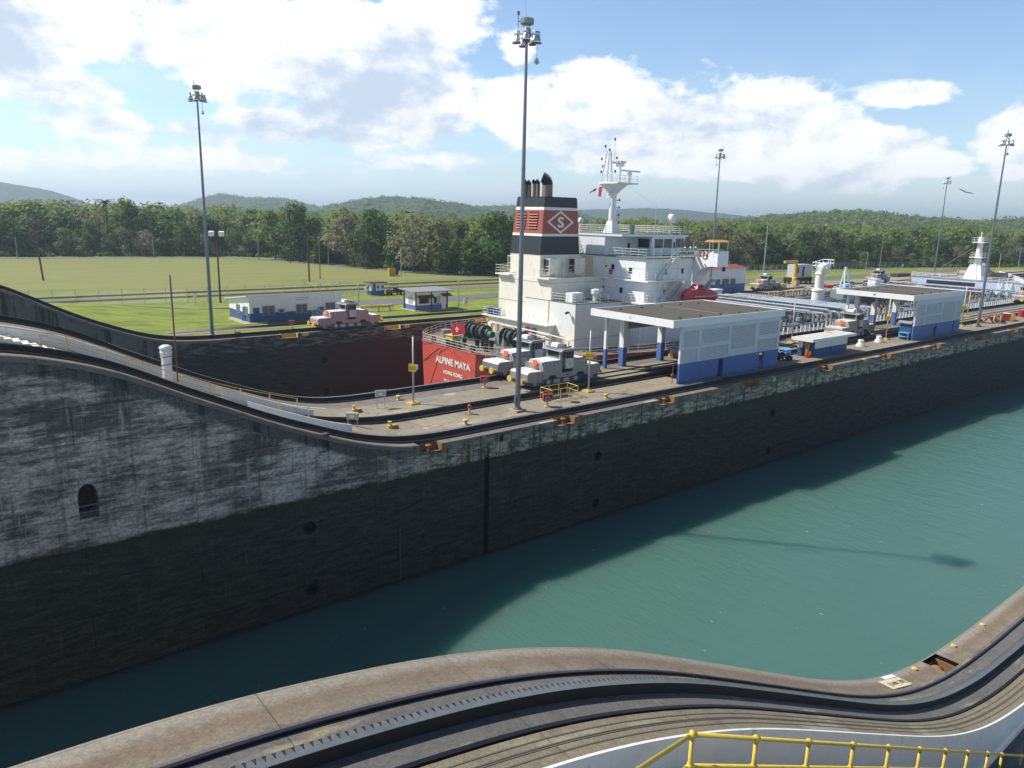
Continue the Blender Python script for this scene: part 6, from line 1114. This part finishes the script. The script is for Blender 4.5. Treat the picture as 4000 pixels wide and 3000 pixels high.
# name board and wing
text('name_board', 'ALPINE MAYA', .52, frame((75.6, 60.86, 10.95), (1, 0, 0), (0, 0, 1)), mat('brass_letters', (.22, .19, .10), .5), SH, .02, .01, True, 'LEFT', .92); [build('name_board_lamp', MB().lathe([(.12, 11.75), (.16, 11.85), (.02, 11.95)], (q_, 60.8, 0), 8), white_p, SH) for q_ in (76.6, 77.7, 78.7)]; build('name_board_panel', MB().box(75.9, 60.88, 10.85, 79.3, 60.92, 11.45), mat('bluish_white_ship_paint', (.7, .75, .78), .45), SH)
wg = MB(); ar = [(61.2, 7.4), (60.9, 8.2), (60.2, 9.0), (59.2, 9.45), (58.3, 9.6), (57.5, 9.55)]
wg.prism(ar + [(57.5, 11.5), (58.4, 11.5), (59.6, 10.6), (61.2, 10.6)], 0, 79.0, 79.12); wg.prism(ar + [(57.5, 10.7), (61.2, 10.7)], 0, 81.1, 81.2)
for (a, b), (c_, d) in zip(ar, ar[1:]): wg.add([(79.12, a, b), (81.1, a, b), (81.1, c_, d), (79.12, c_, d)], [(0, 1, 2, 3)])
wg.box(79.05, 57.46, 9.55, 81.1, 57.56, 11.5); wg.box(79.12, 57.56, 10.5, 81.1, 61.2, 10.62); build('bridge_wing', wg, shipw, SH); build('wing_opening', MB().box(80.0, 57.43, 9.0, 80.6, 57.455, 9.55), black, SH)
cp = MB(); cp.prism([(57.5, 12.6), (57.9, 12.85), (58.7, 12.85), (59.1, 12.6)], 0, 78.2, 81.1)
cy = build('wing_canopy', cp, mat('faded_orange_canvas', (.68, .34, .13), .8, 0, .15, 1.5), SH); w = MB()
for x in (79.2, 81.0):
    for y in (57.6, 59.0): build('canopy_post', MB().cyl((x, y, 10.6), (x, y, 12.6), .05, None, 6), rail_w, cy)
lr = MB()
for i in range(20):
    a, b = i * .314, (i + 1) * .314; lr.cyl((78.94, 59.5 + .38 * math.cos(a), 10.95 + .38 * math.sin(a)), (78.94, 59.5 + .38 * math.cos(b), 10.95 + .38 * math.sin(b)), .09, None, 6, 0 if (i // 3) % 2 else 1)
tag(build('life_ring', lr, [mat('ring_red', (.5, .06, .05), .5), white_p]), 'red and white life ring hanging on the bridge wing rail', 'life ring')
for i, x in enumerate((78.6, 79.3, 80.0)):
    t = thing('covered_drum', 'rust red drum under a green cover on the ship bridge wing', 'drum', (x + 2.5, 61.8, 10.62), 0, 'covered drums on the bridge wing'); build('drum_body', MB().lathe([(.33, 0), (.33, .75)], n=12), mat('rust_red_drum', (.38, .11, .06), .6), t, False); build('drum_cover', MB().lathe([(.36, .7), (.38, .8), (.25, .95), (.05, .98)], n=12), mat('green_canvas', (.03, .14, .12), .8), t, False)
# lifeboat
lbt = thing('lifeboat', 'enclosed red lifeboat hanging below the bridge wing', 'lifeboat', (77.4, 58.6, 5.0)); lm_ = mat('lifeboat_red', (.46, .065, .07), .4, 0, .08, 1); rows = []
for x, wv, zb, zt_ in ((74.1, .15, 5.9, 6.35), (74.5, .75, 5.35, 6.75), (75.3, 1.15, 5.1, 7.0), (77.4, 1.3, 5.0, 7.05), (79.4, 1.15, 5.1, 6.75), (80.4, .7, 5.4, 6.45), (80.7, .15, 5.9, 6.1)):
    rows.append([(x, 58.6 + s * wv * k1, zb + (zt_ - zb) * q) for s, k1, q in ((0, 0, 0), (1, .6, .08), (1, 1, .42), (1, 1.04, .46), (1, .9, .6), (1, .62, .9), (0, 0, 1), (-1, .62, .9), (-1, .9, .6), (-1, 1.04, .46), (-1, 1, .42), (-1, .6, .08), (0, 0, 0))])
build('lifeboat_hull', MB().grid(rows), lm_, lbt, True, False); build('conning_cabin', MB().frus((76.0, 58.0, 77.7, 59.2), (76.3, 58.2, 77.3, 59.0), 6.95, 7.45), mat('lifeboat_orange', (.62, .13, .08), .4), lbt); build('cabin_window', MB().box(77.4, 58.25, 7.0, 77.66, 58.95, 7.3).box(76.5, 58.03, 7.05, 77.2, 58.12, 7.3), black, lbt); build('grab_line', MB().tube([(75, 57.42, 6.1), (77.4, 57.26, 6.05), (79.6, 57.45, 6.0)], .03), white_p, lbt)
for x in (74.3, 80.2): build('davit', MB().prism([(61.2, 5.2), (61.0, 5.2), (59.0, 7.6), (58.4, 7.75), (58.4, 7.95), (59.3, 7.9)], 0, x - .16, x + .16).box(x - .2, 59.5, 5.1, x + .2, 61, 5.5), mat('tan_grey_davit', (.42, .40, .36), .5, 0, .1, 1, .4), SH)
# radar mast
M0 = Vector((76.4, YC, 13.24)); mm = MB(); mm.frus((75.6, 72.5, 77.3, 74.3), (75.95, 72.95, 76.85, 73.85), 13.24, 14.9); mm.lathe([(.52, 14.9), (.46, 18.2), (.6, 18.5), (2.0, 19.75)], (76.4, YC, 0), 12); mst = build('radar_mast', mm, shipw, SH); build('mast_platform', MB().box(74.9, 71.3, 19.75, 79.0, 74.9, 19.92), shipw, mst); r = MB(); r.rails([(75, 71.4, 19.92), (78.9, 71.4, 19.92), (78.9, 74.8, 19.92)], .9, .02, 1.2, 2); build('mast_railing', r, rail_w, mst)
la = MB()
for dx, dy in ((-.75, .75), (.25, .75), (-.75, -.35), (.25, -.35)): la.cyl((75.8 + dx * 1.0, 73.8 + dy, 19.92), (75.8 + dx * .35, 73.8 + dy * .35, 24.0), .09, None, 5)
for z, e in ((21.1, 1.2), (22.7, 1.35), (23.7, 1.1)): la.box(75.7, 73.8 - e, z, 75.8, 73.8 + e, z + .1)
for y in (72.9, 74.6): la.cyl((75.75, y, 22.7), (75.75, y, 23.8), .05, None, 5)
la.ladder((75.7, 73.6, 19.95), (75.7, 73.6, 23.7), (0, .35, 0), .3, .02); la.cyl((75.75, 72.9, 23.7), (75.75, 72.9, 25.4), .05, .02, 5); la.cyl((75.75, 74.6, 23.7), (75.75, 74.62, 24.6), .05, .03, 5); build('lattice_mast', la, white_p, mst)
ln = MB()
for y, z in ((72.4, 22.9), (75.2, 22.9), (73.8, 24.0), (74.9, 21.9), (75.2, 21.2), (72.6, 21.2), (74.6, 24.5), (72.9, 25.3)): ln.cyl((75.7, y, z), (75.7, y, z + .32), .12, None, 8)
build('signal_lamp', ln, mat('plum_lamp', (.07, .03, .05), .4), mst)
rd = MB(); rd.cyl((76.6, 72.6, 19.92), (76.6, 72.6, 22.0), .16, None, 8); rd.box(76.2, 72.2, 22.0, 77.0, 73.0, 22.35); rd.cyl((77.9, 72, 19.92), (77.9, 72, 21.0), .15, None, 8); rd.lathe([(.3, 21.0), (.33, 21.25), (.1, 21.35)], (77.9, 72, 0), 10); build('radar_pedestal', rd, shipw, mst); build('radar_scanner', MB().box(75.9, 71.9, 22.4, 77.0, 73.5, 22.7), shipw, mst); build('radar_scanner', MB().box(75.6, 71.6, 21.36, 79.6, 72.0, 21.56), shipw, mst)
for z in (14.6, 15.6, 16.6, 17.6): build('mast_bracket', MB().box(76.8, 73.2, z, 77.7, 73.5, z + .08).cyl((77.6, 73.35, z - .1), (77.6, 73.35, z + .3), .09, None, 6), dkgrey, mst)
for lab, o, u, v, m in (('red and white pennant, leftmost of the small flags hanging by the radar mast', (75.0, 76.5, 18.75), (0, -1.2, .45), (0, .05, -.3), fun_r), ('red swallow tailed flag hanging below the radar mast platform', (75.0, 74.9, 18.1), (.05, -.1, 1.3), (.1, -.5, -.1), fun_r), ('white and red flag against the radar mast column', (75.2, 73.0, 18.2), (.1, -.5, 1.1), (.1, .55, -.25), white_p)):
    f_ = tag(build('signal_flag', MB().grid(cloth(o, u, v, 8, 3, .1)), mat('pennant_red', (.40, .05, .07), .7) if m is fun_r else m), lab, 'flag', 'signal flags on the radar mast')
    if m is white_p: build('flag_patch', MB().grid(cloth((o[0] - .03, o[1] + .05, o[2]), (u[0] * .6, u[1] * .6, u[2] * .6), (v[0] * .4, v[1] * .4, v[2] * .4), 6, 2, .1)), mat('pennant_red', (.4, .05, .07), .7), f_)
build('stay_wire', MB().cyl((76.2, 74.3, 19.7), (70.8, 79, 13.4), .012, None, 3).cyl((76.2, 74.6, 19.7), (70.8, 76, 13.4), .012, None, 3).cyl((78.2, 72.6, 19.7), (82.5, 66.2, 14.3), .012, None, 3).cyl((75.2, 75.3, 19.7), (70.6, 77.3, 14.3), .012, None, 3), rail_w, mst)
# foredeck: longitudinals, pipes, manifolds, stanchions
random.seed(21); pm = MB(); dm = MB(); rm = MB(); ym = MB(); wm = MB(); dk = MB()
for x in np.arange(86, 197, 4.6): wm.box(x, YC - 14.5, ZD, x + .22, YC + 14.5, ZD + .55)
for y in np.arange(YC - 13, YC + 13.1, 4.3): wm.box(84, y, ZD, 197, y + .2, ZD + .62)
for i, y in enumerate(np.arange(YC - 4.6, YC + 4.7, .82)):
    z = ZD + random.uniform(1.1, 1.7); (pm if i % 5 else rm).cyl((83, y, z), (196, y, z), random.uniform(.12, .24), None, 8)
    for x in np.arange(85, 195, 5.2): dk.box(x, y - .3, ZD, x + .12, y + .3, z - .15)
for x in (98, 108, 112, 116, 120, 124, 128, 150, 164, 176, 188):
    for dx in (0, 1.3):
        z = ZD + random.uniform(1.6, 2.3); pm.cyl((x + dx, YC - 12.5, z), (x + dx, YC + 12.5, z), .2, None, 8)
        for s in (-1, 1): pm.tube([(x + dx, YC + s * 12.5, z), (x + dx, YC + s * 13.2, z - .4), (x + dx, YC + s * 13.2, ZD)], .2, 8)
        for y in np.arange(YC - 12, YC + 12, 2.4): dk.box(x + dx - .08, y, ZD, x + dx + .08, y + .14, z - .15)
for i in range(560):
    x = random.uniform(84, 197); y = YC + random.uniform(-14, 14); h = random.uniform(.5, 1.7); k_ = random.random()
    t = wm if k_ < .45 else pm if k_ < .7 else dk if k_ < .9 else rm if k_ < .95 else ym
    if k_ < .35: t.cyl((x, y, ZD), (x, y, ZD + h), .07, None, 6)
    elif k_ < .6: t.box(x - .3, y - .3, ZD, x + .3, y + .3, ZD + h * .7)
    elif k_ < .8: t.lathe([(.25, ZD), (.25, ZD + h * .6), (.45, ZD + h * .65), (.4, ZD + h)], (x, y, 0), 8)
    else: t.tube([(x, y, ZD), (x, y, ZD + h), (x + .8, y, ZD + h), (x + .8, y, ZD)], .1, 6)
for i in range(14): x = 86 + i * 7.2; wm.rails([(x, YC - 5.6, ZD + 1.2), (x + 5, YC - 5.6, ZD + 1.2)], 1.0, .03, 1.0, 3)
ym.rails([(104, YC + 5.5, ZD + 1.8), (186, YC + 5.5, ZD + 1.8)], 1.0, .035, 1.4, 3); ym.rails([(128, YC - 6.5, ZD + 1), (128, YC - 13.5, ZD + .4)], 1.0, .035, 1.2, 3); ym.rails([(110, YC + 14, ZD + .4), (124, YC + 14, ZD + .4)], 1.2, .04, 1, 3)
for n_, m_, mm_ in (('deck_framing', wm, mat('grey_white_framing', (.22, .24, .26), .55, 0, .15, 1.5, .4, (.2, .14, .1))), ('cargo_piping', pm, pipe_g), ('fire_main', rm, mat('fire_main_red', (.36, .06, .05), .5)), ('walkway_railing', ym, yel_b), ('pipe_support', dk, mat('dark_grey_support', (.08, .085, .09), .6))): tag(build(n_, m_, mm_, SH), kind='stuff' if n_ in ('pipe_support', 'deck_framing') else None)
for s, nme in ((-1, 'near'), (1, 'far')):
    q = MB()
    for x in np.arange(82, 198, 1.15):
        y = YC + s * (hw(x) - .25); q.box(x, y - .07, ZD, x + .16, y + .07, ZD + random.uniform(.9, 1.15))
    tag(build('bulwark_stanchion', q, shipw if s < 0 else rail_w, SH), kind='stuff'); q = MB()
    for z in (.5, 1.0): q.tube([(x, YC + s * (hw(x) - .25), ZD + z) for x in (82, 100, 120, 140, 160, 170, 180, 192, 198)], .03, 5)
    build('side_railing', q, shipw, SH)
cr = MB(); cr.lathe([(1.1, ZD), (1.1, 2.9), (1.25, 3.0), (1.25, 3.25), (.8, 3.5), (.75, 6.0), (.9, 6.2)], (132.3, YC, 0), 18); cr.prism([(131.5, 6.1), (133.0, 6.1), (134.3, 7.0), (134.6, 7.9), (133.4, 8.1), (131.9, 7.5)], 1, YC - .6, YC + .6)
dc = build('deck_crane', cr, mat('cream_crane_paint', (.78, .75, .66), .45, 0, .05, 1, .3, (.4, .3, .2)), SH); r = MB(); r.rails([(131.2, YC - 1.1, 7.0), (134.8, YC - 1.1, 7.5), (134.8, YC + 1.1, 7.5), (131.2, YC + 1.1, 7.0), (131.2, YC - 1.1, 7.0)], 1.2, .06, 1.2, 2); build('crane_railing', r, shipw, dc); t = MB()
for dx, dy in ((-1.6, -1), (1.6, -1), (0, 1.2)): t.cyl((141.5 + dx, YC + dy, ZD + 1.5), (141.5 + dx * .15, YC, 7.2), .13, None, 6)
t.box(139.9, YC - 1, 3.8, 143.1, YC - .85, 4.0); build('boom_rest', t, shipw, SH); build('manifold_house', MB().box(139.5, YC - 1.2, ZD, 142.6, YC + 1.5, 2.6), mat('grey_green_box', (.2, .26, .25), .5), SH); build('blue_tank', MB().lathe([(.9, ZD + 1.2), (1.1, ZD + 1.8), (1.1, 3.3), (.4, 3.7)], (147.5, YC + 2.5, 0), 14), lb, SH); build('white_canopy', MB().box(148.5, YC + 3, 2.2, 152.5, YC + 6, 2.45).box(149, YC + 3.4, ZD, 149.2, YC + 3.6, 2.2).box(152, YC + 5.4, ZD, 152.2, YC + 5.6, 2.2), shipw, SH)
for x, y, h, c_ in ((118, 86, 2.6, shipw), (155, 84, 2.2, red_p), (168, 80, 3.4, shipw), (160, 66, 2.2, shipw), (178, 84, 2.4, shipw), (172, 88, 2.0, mach_g)): build('deck_store', MB().box(x, y, ZD, x + 2.4, y + 1.8, h).box(x - .1, y - .1, h, x + 2.5, y + 1.9, h + .1), c_, SH)
# forecastle
D_ = 13.4; ZF = 2.85; w0 = hw(198.7)
fcs = build('forecastle_bulkhead', MB().box(198.7, YC - w0 + .1, ZD, 198.9, YC + w0 - .1, ZF + .02), mat('pale_blue_ship_paint', (.50, .57, .68), .5, 0, .08, .8, .3, (.3, .25, .25)), SH)
build('bulkhead_ladder', MB().ladder((196.8, 65.2, ZD), (198.6, 65.2, ZF), (0, .7, 0), .3, .07).ladder((196.8, 63.2, ZD), (198.6, 63.2, ZF), (0, .9, 0), .3, .09), shipw, fcs); build('bulkhead_opening', MB().box(198.64, 71, ZD + .2, 198.7, 82, 2.3), black, fcs)
build('bow_bulwark', MB().grid([[(x, YC - hw(x) - q * .35, zt(x) + .02 + q * .75) for q in (0, 1)] for x in (198.6, 203, 207, 211, 214, 218)]), mat('pale_blue_ship_paint', (.50, .57, .68)), SH)
r = MB(); r.rails([(198.8, YC - w0 + .3, ZF), (198.8, YC + w0 - .3, ZF)], 1.05, .04, 1.6, 3); r.rails([(x, YC - hw(x) + .15, ZF) for x in (198.8, 207, 214, 217.6)], 1.3, .04, 1.6, 3); r.rails([(x, YC + hw(x) - .15, ZF) for x in (198.8, 207, 214, 217.6)], 1.05, .04, 1.6, 3); build('forecastle_railing', r, shipw, SH)
fm = MB(); fm.frus((203.0, 71.3, 207.0, 75.5), (203.9, 72.2, 206.1, 74.6), ZF, 6.4); fm.lathe([(.75, 6.4), (.55, 13.0)], (205, YC, 0), 10); fm.box(203.4, 71.9, 8.0, 206.6, 74.9, 8.2); fm.box(203.6, 72.0, 11.6, 206.4, 74.8, 11.8); f2 = build('foremast', fm, shipw, SH); r = MB()
for z in (6.4, 8.2, 11.8): r.rails([(203.5, 72, z), (206.5, 72, z), (206.5, 74.8, z), (203.5, 74.8, z), (203.5, 72, z)], 1.0, .04, 1.5, 2)
r.cyl((205, YC, 13), (205, YC, 14.2), .15, None, 6); build('foremast_railing', r, rail_w, f2); build('forestay', MB().cyl((204.4, YC + 1, 10.5), (190, YC + 6, 3.0), .05, None, 4).cyl((205.8, YC, 10.5), (216, YC, 3.4), .05, None, 4), mat('tan_rope', (.3, .25, .15), .9), f2)
for y in (69.5, 77.3): build('anchor_winch', MB().cyl((209, y - 1.4, ZF + 1), (209, y + 1.4, ZF + 1), .8, None, 14).cyl((209, y - 1.6, ZF + 1), (209, y - 1.4, ZF + 1), 1.0, None, 14).cyl((209, y + 1.4, ZF + 1), (209, y + 1.6, ZF + 1), 1.0, None, 14).box(208.2, y - 1.5, ZF, 209.8, y + 1.5, ZF + .5), mat('tan_winch', (.35, .29, .2), .6), SH)
# ------------------------------------------------------------------ air
k = MN('thin_haze'); k.t.nodes.remove(k.b); pv = k.n('ShaderNodeVolumePrincipled'); pv.inputs['Color'].default_value = (.66, .82, 1.0, 1); pv.inputs['Density'].default_value = .00028; pv.inputs['Anisotropy'].default_value = .3
k.l(pv.outputs[0], [q for q in k.t.nodes if q.type == 'OUTPUT_MATERIAL'][0].inputs['Volume'])
tag(build('haze', MB().box(-400, -500, -16, 6500, 6500, 120), k.m), kind='stuff')
